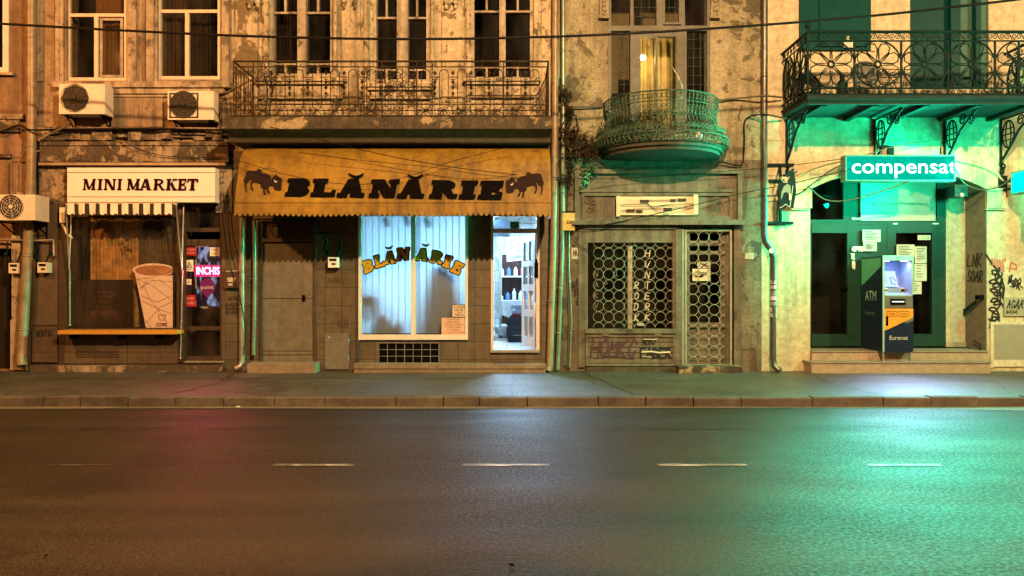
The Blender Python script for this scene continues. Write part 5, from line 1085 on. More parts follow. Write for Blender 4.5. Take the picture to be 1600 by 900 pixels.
t = thing('round_sticker', 'round maroon sticker with a tail and a white word on the market door glass', 'sticker', (PX(324), -.02, PZ(466)))
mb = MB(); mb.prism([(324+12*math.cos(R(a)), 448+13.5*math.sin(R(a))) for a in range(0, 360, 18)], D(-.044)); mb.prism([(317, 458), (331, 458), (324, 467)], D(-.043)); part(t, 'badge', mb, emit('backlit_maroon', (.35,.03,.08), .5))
text(t, 'lettering', 'point', (314, 446, 334, 453.5), -.04, M['paperw'])
t = thing('neon_sign', 'glowing pink neon word behind the glass of the market door', 'neon sign', (PX(324), .1, PZ(433)))
mb = MB(); mb.pb(304, 414, 344, 432.5, -.13, -.15); part(t, 'backing', mb, emit('pink_lightbox', (1,.05,.22), .9))
text(t, 'lettering', 'INCHIS', (307, 417, 343, 429), -.125, emit('pink_neon', (1,.22,.5), 9), bold=.02); lamp('neon_glow', 'AREA', W(324, 423, .02), 18, (1, .1, .16), .45, (R(-75), 0, 0), .22)
mb = MB(); mb.pb(307, 382, 344, 480, -.55, -.56); rg = random.Random(2); 
fz = surf('fridge_contents', (.5,.55,.62), (.06,.05,.08), scale=9, fine=0)
mb = MB(); mb.box(PX(305, -.9), PX(345, -.9), .9, 1.4, PZ(482, -.9), PZ(380, -.9)); t = solo('drinks_fridge', mb, M['acw'], 'lit drinks fridge seen behind the neon word inside the market door', 'fridge')
fe = emit('fridge_glow', (.012,.004,.02), .6, (.5,.6,1), 9, (1,1,.4)); mb = MB(); mb.box(PX(308, -.9), PX(342, -.9), .885, .9, PZ(478, -.9), PZ(386, -.9)); part(t, 'lit_shelves', mb, fe)
mb = MB(); mb.pb(350, 421, 374, 450, .09, .0); pb_ = solo('letter_box', mb, M['brown'], 'dark metal letter box with scrawled white marks on the tiled pier', 'letter box'); mb = MB(); scrawl(mb, 'SURV', 355, 434, 368, 440, 1.2, D(.093)); mb.stroke([(353, 424), (371, 423)], 1, D(.093)); scrawl(mb, 'OK', 357, 443, 364, 446, 1, D(.093)); part(pb_, 'marks', mb, M['inkwhite'])
mb = MB(); squiggle(mb, 356, 462, 372, 470, 4, 1.0, D(.006), 2); 
for k in range(3): scrawl(mb, 'GUVERN', 352, 474+k*6, 375, 478+k*6, .9, D(.006), 0, .1)
part(bB, 'graffiti', mb, flat('faded_stencil_ink', (.05,.035,.025), .7))
mb = MB(); scrawl(mb, 'NARU', 513, 434, 540, 442, 1.0, D(.006)); scrawl(mb, 'VIII', 527, 501, 545, 511, 1.0, D(.006)); part(bB, 'graffiti', mb, bpy.data.materials['faded_stencil_ink'])

# ---- air conditioners
def aircon(a, b_, c, e, fx, fr_, dp, lab, side=1):
    t = thing('air_conditioner', lab, 'air conditioner', W((a+c)/2, e, dp*.6), 'outdoor air conditioners on the market house')
    mb = MB(); mb.pb(a, b_, c, e, dp, .1); part(t, 'casing', mb, M['acw'])
    s_ = (D0-dp)/F; cf = W(fx, (b_+e)/2-1, dp)
    mb = MB(); mb.cyl(cf+Vector((0,.01,0)), (0,-1,0), fr_*s_, .02, 8 if 80 < a < 200 else 24); gr = part(t, 'fan_grille', mb, M['acg'])
    if a > 200:
        mb = MB(); frame(mb, fx-fr_-1.5, b_+3, fx+fr_+1.5, e-3, 2, dp+.012, dp); part(gr, 'grille_frame', mb, M['acg'])
    mb = MB()
    for k in (1, .8, .6, .4): mb.ring(cf+Vector((0,-.02,0)), Vector((fr_*k*s_,0,0)), Vector((0,0,fr_*k*s_)), .004, 4, 20)
    for k in range(8): an = R(k*45+10); mb.tube([cf+Vector((0,-.022,0)), cf+Vector((math.cos(an)*fr_*s_, -.022, math.sin(an)*fr_*s_))], .004, 4)
    mb.cyl(cf+Vector((0,-.02,0)), (0,-1,0), .035, .015, 12); part(gr, 'wire_guard', mb, M['acw'] if side < 0 else M['acg'])
    zb_ = PZ(e, dp)
    for px_ in (a+8, c-8):
        mb = MB(); X = PX(px_, dp); mb.tube([(X, 0, zb_-.02), (X, -dp+.02, zb_-.02)], .018, 4); mb.tube([(X, 0, zb_-.24), (X, -dp+.08, zb_-.03)], .014, 4); mb.tube([(X, -.02, zb_), (X, -.02, zb_-.3)], .018, 4); part(t, 'bracket', mb, M['black'])
    mb = MB(); mb.pt([(c-2, b_+8, .14), (c+6, b_+12, .12), (c+8, e-6, .12), (c+2, e+2, .2)], .022, 6); part(t, 'hose', mb, M['cable'])
    mb = MB(); mb.pb(fx+fr_+3, b_+3, c-2, e-3, dp+.004, dp); part(t, 'side_panel', mb, M['acw']); return t
aircon(92, 131, 164, 178, 117.5, 21.5, .38, 'air conditioner with octagonal dark fan under the left upper window')
aircon(262, 142, 334, 187, 287, 21, .36, 'air conditioner with boxed square fan under the right upper window of the market house')
aircon(-12, 304, 55, 344, 18, 18.5, .5, 'air conditioner low on the wall across the big drainpipe', -1)
# ---- drainpipes
def pipe(name, pts, r_, mat, lab, cat='drainpipe', brk=(), grp=None, n=10, col='metal'):
    t = thing(name, lab, cat, W(*pts[-1]), grp); mb = MB(); mb.pt(pts, r_, n); part(t, 'tube', mb, mat)
    for (px_, py_, dd_) in brk:
        mb = MB(); mb.ring(W(px_, py_, dd_), Vector((r_+.006,0,0)), Vector((0,r_+.006,0)), .009, 4, 14); mb.tube([W(px_, py_, dd_)+Vector((0,.0,0)), Vector((PX(px_, dd_), 0, PZ(py_, dd_)))], .008, 4); part(t, 'clamp', mb, M[col])
    return t
pipe('drainpipe', [(49, -60, .16), (49, 240, .16), (46, 330, .16), (43, 400, .16), (38, 480, .16), (33, 560, .16), (34, 572, .2)], .088, M['pipep'], 'thick tan drainpipe leaning outwards at the left of the market house', brk=((49, 60, .16), (48, 230, .16), (43, 400, .16), (36, 515, .16)))
pipe('drainpipe', [(378, 325, .12), (378, 562, .12), (376, 572, .14), (366, 577, .22)], .052, M['pipe'], 'tan drainpipe with a bent foot between tiled pier and closed brown door', brk=((378, 424, .12), (378, 480, .12), (378, 565, .12)))
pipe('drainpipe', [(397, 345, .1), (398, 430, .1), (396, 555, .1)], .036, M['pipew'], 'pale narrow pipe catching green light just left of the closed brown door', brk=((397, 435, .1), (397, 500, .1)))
pipe('drainpipe', [(868, -60, .14), (867, 200, .14), (864, 400, .14), (859, 570, .14), (856, 580, .18)], .062, M['pipep'], 'stained tan drainpipe running full height between furrier shop and stucco house', brk=((868, 60, .14), (867, 250, .14), (861, 470, .14)))
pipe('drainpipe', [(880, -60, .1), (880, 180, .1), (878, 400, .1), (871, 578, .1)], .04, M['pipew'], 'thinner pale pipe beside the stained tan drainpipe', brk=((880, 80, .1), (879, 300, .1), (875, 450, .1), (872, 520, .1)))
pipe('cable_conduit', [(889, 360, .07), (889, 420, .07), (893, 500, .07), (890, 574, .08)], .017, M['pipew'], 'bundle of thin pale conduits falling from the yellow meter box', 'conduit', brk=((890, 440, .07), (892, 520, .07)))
pipe('cable_conduit', [(884.5, 360, .07), (886, 430, .07), (889, 500, .07), (887, 574, .08)], .012, M['cableb'], 'dark conduit falling just left of the pale one under the meter box', 'conduit')
t = pipe('drainpipe', [(1195, -60, .14), (1194, 366, .14), (1196, 378, .14), (1206, 392, .16), (1208, 404, .16), (1208, 560, .14), (1210, 572, .17), (1219, 580, .24)], .055, M['pipeg'], 'dark grey drainpipe with stickers and a swan neck at the pharmacy corner', brk=((1194, 120, .14), (1194, 300, .14), (1208, 400, .16), (1208, 556, .14)), col='pipeg')
rg = random.Random(3)
for k in range(9):
    mb = MB(); z_ = 420+k*8.6; X = PX(1208, .15); s_ = (D0-.15)/F; an = [math.radians(200+140*i/6) for i in range(7)]; zz0, zz1 = PZ(z_, .15), PZ(z_+rg.uniform(5, 8), .15)
    c0 = -.15 if z_ < 480 else -.143
    vs = [(X+.0585*math.cos(a), c0+.0585*math.sin(a), z) for a in an for z in (zz0, zz1)]; mb.add(vs, [(2*i, 2*i+2, 2*i+3, 2*i+1) for i in range(6)])
    part(t, 'sticker', mb, flat('pipe_sticker_'+str(k), rg.choice([(.6,.58,.52), (.5,.5,.48), (.55,.25,.1), (.2,.2,.2), (.62,.6,.55)]), .5))
mb = MB(); mb.cyl(W(1205, 392, .22), (0,-1,0), .045, .006, 16); part(t, 'sticker', mb, M['paperw'])
pipe('drainpipe', [(60, 215, .1), (60, 420, .06)], .015, M['cable'], 'thin black pipe beside the thick tan drainpipe', 'pipe')
t = pipe('gas_pipe', [(395, 343, .1), (499, 343, .08), (499, 361, .08)], .012, M['iron'], 'thin gas pipe running under the yellow awning to the meter', 'gas pipe')
mb = MB(); mb.pt([(485, 364, .09), (531, 364, .09), (533, 368, .09), (533, 392, .09), (527, 402, .09)], .016, 6); mb.pt([(499, 361, .08), (508, 372, .08), (508, 390, .08), (516, 402, .08)], .016, 6); mb.blob(W(508, 372, .09), .035, 8); part(t, 'valve', mb, M['iron'])
def gas_meter(cx_, y0, lab, ww=15, wm='acw'):
    t = thing('gas_meter', lab, 'gas meter', W(cx_, y0+16, .08), 'grey gas meters on the facades')
    mb = MB(); mb.pb(cx_-ww/2, y0, cx_+ww/2, y0+16, .17, .02); part(t, 'casing', mb, M[wm])
    mb = MB(); mb.pb(cx_-ww/2+2, y0+2, cx_+ww/2-2, y0+6, .174, .17); mb.pb(cx_-2, y0+9, cx_+4, y0+12, .174, .17); part(t, 'dial', mb, M['cable'])
    mb = MB(); mb.pt([(cx_-5, y0, .1), (cx_-7, y0-8, .1), (cx_-12, y0-14, .1), (cx_-9, y0-20, .1), (cx_-9, y0-34, .08)], .014, 6); mb.pt([(cx_+5, y0, .1), (cx_+9, y0-8, .1), (cx_+13, y0-14, .1), (cx_+13, y0-34, .08)], .014, 6)
    for sx_ in (-12, 13): mb.blob(W(cx_+sx_, y0-14, .1), .04, 8)
    part(t, 'pipe', mb, M['iron']); return t
gas_meter(21, 411, 'gas meter below the lowest air conditioner, left of the thick drainpipe'); gas_meter(66, 410, 'gas meter right of the thick tan drainpipe'); gas_meter(520, 402, 'gas meter under the yellow awning beside the closed brown door', 15, 'white')
mb = MB(); mb.pt([(-20, 374, .1), (58, 376, .1), (84, 375, .1), (84, 400, .1)], .02, 6); mb.pt([(22, 388, .09), (22, 400, .09)], .014, 6); solo('gas_pipe', mb, M['pipe'], 'horizontal gas pipe feeding the two meters at the left', 'gas pipe')
mb = MB(); mb.pt([(18, 340, .12), (18, 250, .12), (22, 246, .12), (35, 246, .12), (38, 238, .14), (62, 236, .14)], .018, 6); solo('gas_pipe', mb, M['pipe'], 'cranked black pipe rising from the low air conditioner past the thick drainpipe', 'gas pipe')
t = thing('meter_box', 'yellow metal meter box between the drainpipes and the stucco house', 'meter box', W(888, 360, .08)); mb = MB(); mb.pb(879, 332, 898, 360, .15, .02); part(t, 'casing', mb, flat('yellow_box_paint', (.55,.4,.14), .5)); mb = MB(); scrawl(mb, 'EIA', 886, 345, 893, 349, .9, D(.153)); part(t, 'marking', mb, M['black']); mb = MB(); mb.pb(878, 330, 899, 332, .16, .02); part(t, 'lid', mb, M['black'])
mb = MB(); mb.pb(1164, 395, 1178, 405, .02, .0); hn = solo('house_number', mb, flat('grey_number_plate', (.35,.36,.3), .5), 'small square grey plate on the stucco wall right of the grille door', 'plate')
mb = MB(); mb.pb(892, 387, 909, 405, .02, .0); t = solo('wall_notice', mb, M['paperw'], 'small square white notice on the pier left of the circle grilles', 'notice'); mb = MB(); scrawl(mb, 'NU', 896, 391, 905, 400, 1.2, D(.024)); part(t, 'writing', mb, M['inkblack'])
# ---- bare sign lamp channel over the grilles
t = thing('sign_backplate', 'bare cream metal back of a removed lightbox sign, wires dangling, over the circle grilles', 'sign', W(1027, 336, .12))
mb = MB(); mb.pb(963, 307, 1090, 336, .12, .09); mb.pb(963, 306, 969, 338, .15, .12); mb.pb(1084, 304, 1091, 334, .15, .12); mb.pb(963, 320.5, 1090, 321.8, .135, .12); part(t, 'tray', mb, flat('cream_metal', (.62,.53,.38), .5, var=.15))
for a, b_, c in ((1000, 312, 1014), (1048, 311, 1056), (1059, 310, 1072), (979, 327, 992), (994, 328, 1004), (1037, 325, 1050)): mb = MB(); mb.pb(a, b_, c, b_+4, .15, .12); part(t, 'ballast', mb, M['acg'])
mb = MB(); rg = random.Random(9)
mb.pt([(969, 320, .15), (1010, 318, .15), (1020, 324, .16), (1040, 320, .15), (1084, 318, .15)], .006, 4); mb.pt([(1008, 314, .15), (1016, 322, .16), (1026, 330, .16), (1044, 334, .15)], .005, 4); mb.pt([(970, 329, .15), (1000, 326, .15), (1084, 324, .15)], .005, 4); mb.pt([(1014, 313, .15), (1048, 313, .15)], .005, 4); part(t, 'wire', mb, M['cable'])

# ---- cables
def cable(pts, r_, lab, mat='cable', grp='cables strung along the street', d=None):
    P_ = [W(*p) for p in pts]; out = []
    for i in range(len(P_)-1):
        for k in range(6):
            t_ = k/6; p0 = P_[max(i-1, 0)]; p1 = P_[i]; p2 = P_[i+1]; p3 = P_[min(i+2, len(P_)-1)]
            out.append(.5*((2*p1)+(p2-p0)*t_+(2*p0-5*p1+4*p2-p3)*t_*t_+(3*p1-p0-3*p2+p3)*t_**3))
    out.append(P_[-1]); mb = MB(); mb.tube(out, r_, 6); return solo('overhead_cable', mb, M[mat], lab, 'cable', grp)
cable([(-80, 33, 2.2), (0, 37, 2.2), (200, 48, 2.2), (420, 57.5, 2.2), (660, 61, 2.2), (900, 56, 2.2), (1120, 44, 2.2), (1360, 25, 2.2), (1600, -2, 2.2), (1700, -16, 2.2)], .019, 'thick black cable sagging across the whole street front at upper floor height')
cable([(866, 163, .15), (900, 167, .08), (942, 166, .06)], .016, 'grey cable clipped to the stucco wall left of the round balcony', 'cableb')
cable([(1116, 157, .08), (1150, 154, .06), (1190, 150, .2), (1222, 152, .1)], .016, 'grey cable on the wall from the round balcony to the iron balcony', 'cableb')
cable([(1128, 253, .1), (1150, 258, .08), (1160, 255, .06), (1163, 220, .06), (1163, 192, .06), (1172, 182, .06), (1195, 179, .22), (1222, 184, .1)], .014, 'looping black cable from under the round balcony over the dark drainpipe')
cable([(360, 180, .3), (430, 200, 1.15), (540, 228, 1.25), (640, 250, 1.3), (760, 268, 1.28), (880, 278, .6), (960, 279, .25), (1100, 270, .25), (1200, 262, .25), (1320, 248, .45)], .006, 'thin cable falling from the long balcony across the yellow awning to the ticker sign')
cable([(340, 243, .3), (376, 252, 1.15), (440, 271, 1.25), (520, 286, 1.28), (580, 287, 1.28), (640, 275, 1.25), (700, 254, 1.2), (800, 228, 1.2)], .005, 'thin cable crossing in front of the bison and the awning letters')
cable([(466, 238, 1.2), (560, 250, 1.24), (680, 262, 1.28), (770, 275, 1.28), (880, 281, .6)], .0045, 'faint upper thin cable along the yellow awning')
cable([(880, 356, .1), (940, 352, .22), (1060, 326, .22), (1160, 302, .2), (1240, 286, .3), (1330, 264, .5)], .0075, 'thin cable crossing the bare sign back towards the ticker sign')
cable([(172, 205, .2), (185, 214, .22), (215, 232, .2), (260, 244, .16), (352, 247, .14)], .007, 'thin cable drooping over the crumbling fascia above the market sign')
cable([(-40, 212, .1), (0, 206, .1), (30, 196, .12), (48, 203, .3), (100, 202, .22), (240, 201, .24), (360, 204, .24)], .016, 'black cable lying along the broken ledge of the market house')
cable([(60, 220, .2), (80, 208, .2), (98, 200, .3), (108, 190, .35)], .018, 'pale cable curling up from the drainpipe to the octagonal air conditioner', 'pipe')
cable([(347, 330, .1), (356, 400, .08), (376, 470, .2), (384, 520, .16), (380, 555, .16)], .008, 'black cable hanging down the tiled pier beside the tan drainpipe')
cable([(350, 300, .1), (362, 380, .06), (378, 440, .2)], .008, 'pale straight wire slanting down the tiled pier', 'cableb')
cable([(1262, 290, .12), (1290, 312, .1), (1330, 312, .14), (1392, 294, .35), (1420, 283, .5)], .012, 'cable looping from the arch to the underside of the ticker sign', 'cableb')
cable([(1492, 262, .45), (1505, 285, .12), (1530, 296, .1), (1560, 292, .2), (1590, 270, .5)], .011, 'cable drooping right of the ticker sign over the arch', 'cableb')
cable([(1330, 250, .45), (1400, 228, .2), (1452, 220, .12)], .009, 'short cable rising from the ticker sign to the wall hook', 'cableb')
cable([(888, 360, .15), (900, 380, .12), (940, 402, .06)], .008, 'thin cable slanting from the meter box over the pier')
cable([(1185, 306, .2), (1240, 305, .12), (1266, 290, .12), (1300, 265, .1), (1345, 244, .12)], .01, 'dark cable following the left of the pharmacy arch')

# ---- ticker sign
t = thing('ticker_sign', 'glowing cyan LED ticker box with white letters over the pharmacy arch', 'LED sign', W(1407, 283, .5))
mb = MB(); frame(mb, 1321, 242, 1493, 283, 2, .5, .3); mb.pb(1323, 244, 1491, 281, .47, .3); part(t, 'housing', mb, flat('green_aluminium', (.1,.2,.17), .4, .4))
mb = MB(); mb.pb(1323, 244, 1491, 281, .474, .4705); part(t, 'screen', mb, emit('cyan_led_haze', (.0,.55,.36), .8, (.0,.8,.52), 2))
mb = MB(); mb.pb(1324, 279.5, 1490, 281, .478, .4745); text(t, 'lettering', 'compensat', (1331, 252.5, 1495, 278), .478, emit('white_led', (.6,1,.96), 3.0), bold=.006)
# cut the last letter at the edge of the box, as the running text is cut
lt = [o for o in t.children if o.name.startswith('lettering')][0]
import bmesh
bm = bmesh.new(); bm.from_mesh(lt.data); bmesh.ops.bisect_plane(bm, geom=bm.verts[:]+bm.edges[:]+bm.faces[:], plane_co=(PX(1490.5, .478)-wloc(lt).x, 0, 0), plane_no=(1,0,0), clear_outer=True); bm.to_mesh(lt.data); bm.free()
for px_ in (1391, 1470): mb = MB(); mb.pt([(px_, 243, .4), (px_, 230, .02)], .014, 4); part(t, 'strut', mb, M['iron'])
mb = MB(); mb.pb(1388, 228, 1397, 243, .06, 0); part(t, 'mount', mb, M['iron'])
lamp('ticker_glow', 'AREA', W(1407, 263, .56), 330, (0, 1, .55), 1.9, (R(-76), 0, 0), .4, R(120))
# ---- pharmacy cross, edge-on to the street
t = thing('pharmacy_cross', 'green LED cross sign projecting from the wall at the right edge of the picture', 'pharmacy sign', (8.98, -.2, 3.4))
Xc = 8.93; zc = PZ(280, .9); yc = -.95
mb = MB(); mb.box(Xc, Xc+.16, yc-.60, yc+.60, zc-.2, zc+.2); mb.box(Xc+.002, Xc+.158, yc-.2, yc+.2, zc+.2, zc+.6); mb.box(Xc+.002, Xc+.158, yc-.2, yc+.2, zc-.6, zc-.2); part(t, 'housing', mb, flat('cross_housing', (.12,.3,.24), .4))
ge = emit('green_led', (.0,1,.45), 3.5)
for X in (Xc-.004, Xc+.164):
    mb = MB()
    for (y0, y1, z0, z1) in ((yc-.57, yc+.57, -.17, .17), (yc-.17, yc+.17, .17, .57), (yc-.17, yc+.17, -.57, -.17)):
        mb.quad((X, y0, zc+z0), (X, y1, zc+z0), (X, y1, zc+z1), (X, y0, zc+z1))
    part(t, 'led_face', mb, ge)
mb = MB(); mb.box(Xc+.05, Xc+.11, yc+.6, 0, zc+.05, zc+.09); mb.box(Xc+.05, Xc+.11, yc+.6, 0, zc-.09, zc-.05); mb.box(Xc, Xc+.16, -.02, 0, zc-.2, zc+.2); part(t, 'mount', mb, M['iron'])
for s_ in (-1,): lamp('pharmacy_cross_light', 'AREA', (Xc-.02, yc, zc), 500, (0, 1, .5), 1.1, (R(0), R(90), 0), 1.0, R(85))
lamp('pharmacy_cross_light', 'POINT', (Xc-.12, yc-.75, zc), 290, (0, 1, .52), .25)
lamp('ticker_glow', 'POINT', W(1400, 292, .8), 13, (0, 1, .5), .05)
lamp('pharmacy_cross_light', 'AREA', (Xc+.2, yc, zc), 40, (0, 1, .42), 1.1, (R(0), R(-90), 0), 1.0)
# ---- hide-shaped hanging sign
t = thing('hanging_sign', 'dark hide-shaped hanging sign on a black bracket at the pharmacy corner', 'sign', W(1226, 350, .1))
mb = MB()
for y0, x0_, x1_ in ((257, 1200, 1241), (282, 1202, 1226), (348, 1198, 1240)): mb.pb(x0_, y0-1.8, x1_, y0+1.8, .06, .0)
mb.pb(1218.5, 259, 1221.5, 346, .05, .01); mb.pt([(1219, 258, .05), (1219, 258, .8)], .014, 5); mb.pt([(1219, 282, .05), (1221, 275, .8)], .012, 5); part(t, 'bracket', mb, M['iron'])
hide = [(1219, 276), (1224, 284), (1231, 284), (1236, 275), (1241, 270), (1243, 282), (1244, 300), (1241, 318), (1240, 325), (1236, 324), (1230, 322), (1225, 327), (1219, 328), (1217, 310), (1216, 296)]
mb = MB(); mb.prism(hide, D(.6), .05); pl_ = part(t, 'plate', mb, M['iron'])
mb = MB(); mb.prism([(1223+2, 291), (1230, 287), (1235, 290), (1236, 300), (1233, 305), (1230, 300), (1225, 301), (1222, 309), (1220, 312), (1221, 300)], D(.604)); part(pl_, 'emblem', mb, flat('grey_green_emblem', (.22,.25,.2), .5))
mb = MB(); mb.stroke([(1218, 277), (1225, 285), (1231, 285)], .8, D(.605)); mb.stroke([(1218, 325), (1224, 322), (1228, 319), (1234, 324), (1237, 306), (1239, 290)], .8, D(.605)); mb.prism([(1233, 304), (1236, 302), (1236, 312), (1233, 313)], D(.606)); part(pl_, 'outline', mb, M['inkwhite'])
mb = MB(); mb.prism([(1227, 274), (1238, 263), (1241, 264), (1240, 269), (1248, 267), (1236, 275), (1230, 277)], D(.62), .02); mb.pb(1224, 272, 1227, 276, .6, .58); part(t, 'antler', mb, M['iron'])
# ---- camera and pharmacy intercom
t = thing('security_camera', 'small dark dome camera under the right side of the arch', 'camera', W(1497, 306, .0)); mb = MB(); mb.box(PX(1487, -.2), PX(1507, -.2), .1, .4, PZ(308, -.2), PZ(290, -.2)); part(t, 'housing', mb, M['gdoor']); mb = MB(); mb.blob((PX(1497, -.2), .09, PZ(306, -.2)), .045, 10); part(t, 'lens', mb, M['paperw'])
t = thing('wall_light', 'small black box light with slanted arm on the shaded doorway reveal', 'light', (xb-.03, .25, PZ(466))); mb = MB(); mb.box(xb-.12, xb-.013, .06, .16, PZ(468), PZ(461)); part(t, 'housing', mb, M['black']); mb = MB(); mb.add([(xb-.09, .16, PZ(468)), (xb-.09, .16, PZ(474)), (xb-.09, .55, PZ(492)), (xb-.09, .55, PZ(484))], [(0,1,2,3)]); mb.box(xb-.095, xb-.085, .52, .56, PZ(494), PZ(483)); part(t, 'arm', mb, M['iron'])
mb = MB(); mb.tube([(xb-.06, .1, .32), (xb-.06, .1, .6), (xb-.06, .3, .66)], .015, 5); mb.tube([(xb-.06, .45, .5), (xb-.06, .1, .36)], .015, 5); solo('boot_scraper', mb, M['iron'], 'small bent iron rail at the foot of the shaded reveal', 'rail')
# ---- cash machine
ax0, ax1 = PX(1379.5, .3), PX(1427.5, .3); fy, by = -.28, .52; z0, z1 = .50, PZ(400, .28)
t = thing('cash_machine', 'dark blue and orange cash machine with lit hood on the pharmacy steps', 'cash machine', ((ax0+ax1)/2, -.1, .322))
zz = {k: PZ(k, .28) for k in (400, 407, 461, 463, 481, 483, 548)}
mb = MB(); mb.box(ax0, ax1, fy, by, z0, zz[463]); mb.box(ax0, ax0+.022, fy+.0, by, zz[463], z1-.0); mb.box(ax1-.022, ax1, fy, by, zz[463], z1); mb.box(ax0+.022, ax1-.022, by-.03, by, zz[463], z1); mb.box(ax0+.022, ax1-.022, fy+.02, by-.03, zz[407]+.0, z1); part(t, 'cabinet', mb, M['atmn'])
mb = MB(); e_ = .003
mb.box(ax0-.001, ax0+.03, fy-.02, fy, z0, z1+.01); mb.box(ax1-.03, ax1+.001, fy-.02, fy, zz[461], z1+.01); mb.box(ax0+.03, ax1-.03, fy-.02, fy, zz[407], z1+.01); mb.box(ax0+.03, ax1-.03, fy-.02, fy, zz[463], zz[461]); part(t, 'hood_frame', mb, M['atmlg'] if 0 else flat('pale_green_hood', (.25,.42,.36), .4))
mb = MB(); # niche
nx0, nx1, ny, nz0, nz1 = ax0+.03, ax1-.03, by-.35, zz[461], zz[407]
mb.quad((nx0,ny,nz0+.2), (nx1,ny,nz0+.2), (nx1,ny,nz1), (nx0,ny,nz1)); mb.quad((nx0,fy,nz0), (nx0,ny,nz0), (nx0,ny,nz1), (nx0,fy,nz1)); mb.quad((nx1,fy,nz0), (nx1,ny,nz0), (nx1,ny,nz1), (nx1,fy,nz1)); mb.quad((nx0,fy,nz1-.003), (nx1,fy,nz1-.003), (nx1,ny,nz1-.003), (nx0,ny,nz1-.003)); mb.quad((nx0,fy,nz0+.003), (nx1,fy,nz0+.003), (nx1,fy+.28,nz0+.1), (nx0,fy+.28,nz0+.1)); mb.quad((nx0,fy+.28,nz0+.1), (nx1,fy+.28,nz0+.1), (nx1,ny,nz0+.2), (nx0,ny,nz0+.2))
nich = part(t, 'hood_niche', mb, M['atmw'])
sx0, sx1 = nx0+.03, nx1-.1
mb = MB(); mb.add([(sx0, fy+.27, nz0+.15), (sx1, fy+.27, nz0+.15), (sx1, fy+.38, nz0+.44), (sx0, fy+.38, nz0+.44)], [(0,1,2,3)]); part(t, 'screen', mb, emit('screen_glow', (.55,.75,1), 1.1))
sm = lambda px, py, off=0: Vector((sx0+(sx1-sx0)*px, fy+.265+.11*(1-py)-off, nz0+.15+.29*(1-py)))
mb = MB(); mb.prism([(.05,.05), (.4,.05), (.4,.17), (.05,.17)], sm); part(t, 'screen_banner', mb, emit('pink_banner', (1,.35,.5), 1)); mb = MB()
for k in range(5): mb.stroke([(.06, .28+k*.11), (.5, .28+k*.11)], .025, sm)
mb.stroke([(.68, .5), (.7, .8), (.9, .85)], .05, sm); mb.stroke([(.62, .45), (.8, .4), (.95, .65)], .04, sm); part(t, 'screen_lines', mb, emit('blue_lines', (.1,.25,.7), .8))
mb = MB(); mb.box(nx0+.02, nx1-.02, fy+.12, fy+.16, nz0+.045, nz0+.13); part(t, 'keypad_shelf', mb, flat('grey_blue_shelf', (.2,.24,.3), .4)); mb = MB(); mb.cyl((nx0+.09, fy+.12, nz0+.09), (0,-1,0), .045, .01, 16); mb.cyl((nx1-.1, fy+.12, nz0+.09), (0,-1,0), .05, .01, 16); part(t, 'card_slot', mb, M['paperw']); mb = MB(); mb.box(nx1-.135, nx1-.065, fy+.1, fy+.108, nz0+.06, nz0+.11); mb.box(nx0+.06, nx0+.12, fy+.1, fy+.108, nz0+.08, nz0+.1); part(t, 'keypad', mb, M['atmn'])
hl = emit('hood_led', (.8,.9,1), 8)
for x_ in (nx0+.07, nx1-.09): mb = MB(); mb.box(x_-.05, x_+.05, fy+.05, fy+.1, nz1-.012, nz1-.004); part(t, 'hood_lamp', mb, hl)
lamp('cash_machine_hood_light', 'AREA', ((ax0+ax1)/2, fy+.06, nz1-.02), 5, (.45, .6, 1), .4, (R(10), 0, 0), .06)
lamp('cash_machine_hood_light', 'AREA', ((ax0+ax1)/2, fy-.03, nz1-.01), 75, (.45, .6, 1), .4, (R(-42), 0, 0), .05, R(95))
m0 = D(.28+.003)
mb = MB(); mb.box(ax0+.01, ax1-.01, fy-.012, fy, zz[481], zz[463]-.004); part(t, 'dispenser_panel', mb, M['atmg'])
mb = MB(); mb.pb(1392, 467, 1415, 476, .31, .285); mb2 = MB(); mb2.pb(1394, 470.5, 1413, 472.3, .315, .31); part(t, 'cash_slot', mb, M['black']); part(t, 'slot_light', mb2, emit('slot_light', (.9,.95,.85), 1.2))
md = D(.285)
mb = MB(); mb.prism([(1380, 482), (1427, 482), (1427, 496), (1380, 518)], md, .004); part(t, 'orange_panel', mb, M['atmo']); mb = MB(); mb.prism([(1412, 503), (1427, 496.3), (1427, 501), (1416, 505)], D(.286), .003); part(t, 'grey_wedge', mb, M['atmg'])
mb = MB(); mb.prism([(1380, 518.6), (1411, 504), (1427, 501.4), (1427, 547), (1380, 547)], md, .004); part(t, 'front_panel', mb, M['atmn'])
mt_ = D(.29)
for (a, c, s_) in ((1386, 1402, 'EUR'), (1405, 1420, 'RON')):
    mb = MB(); mb.stroke([(a, 486.5), (c, 486.5), (c, 494), (a, 494), (a, 486.5)], .7, mt_); part(t, 'button_outline', mb, M['atmn']); text(t, 'lettering', s_, (a+3.5, 488.6, c-3.5, 492), .291, M['atmn'])
mb = MB(); mb.prism([(1384.5, 494), (1388, 494), (1388, 509), (1384.5, 509)], D(.2915)); part(t, 'lock_plate', mb, M['black'])
text(t, 'lettering', 'Euronet', (1390, 524.5, 1418.5, 531), .291, M['paperw'])
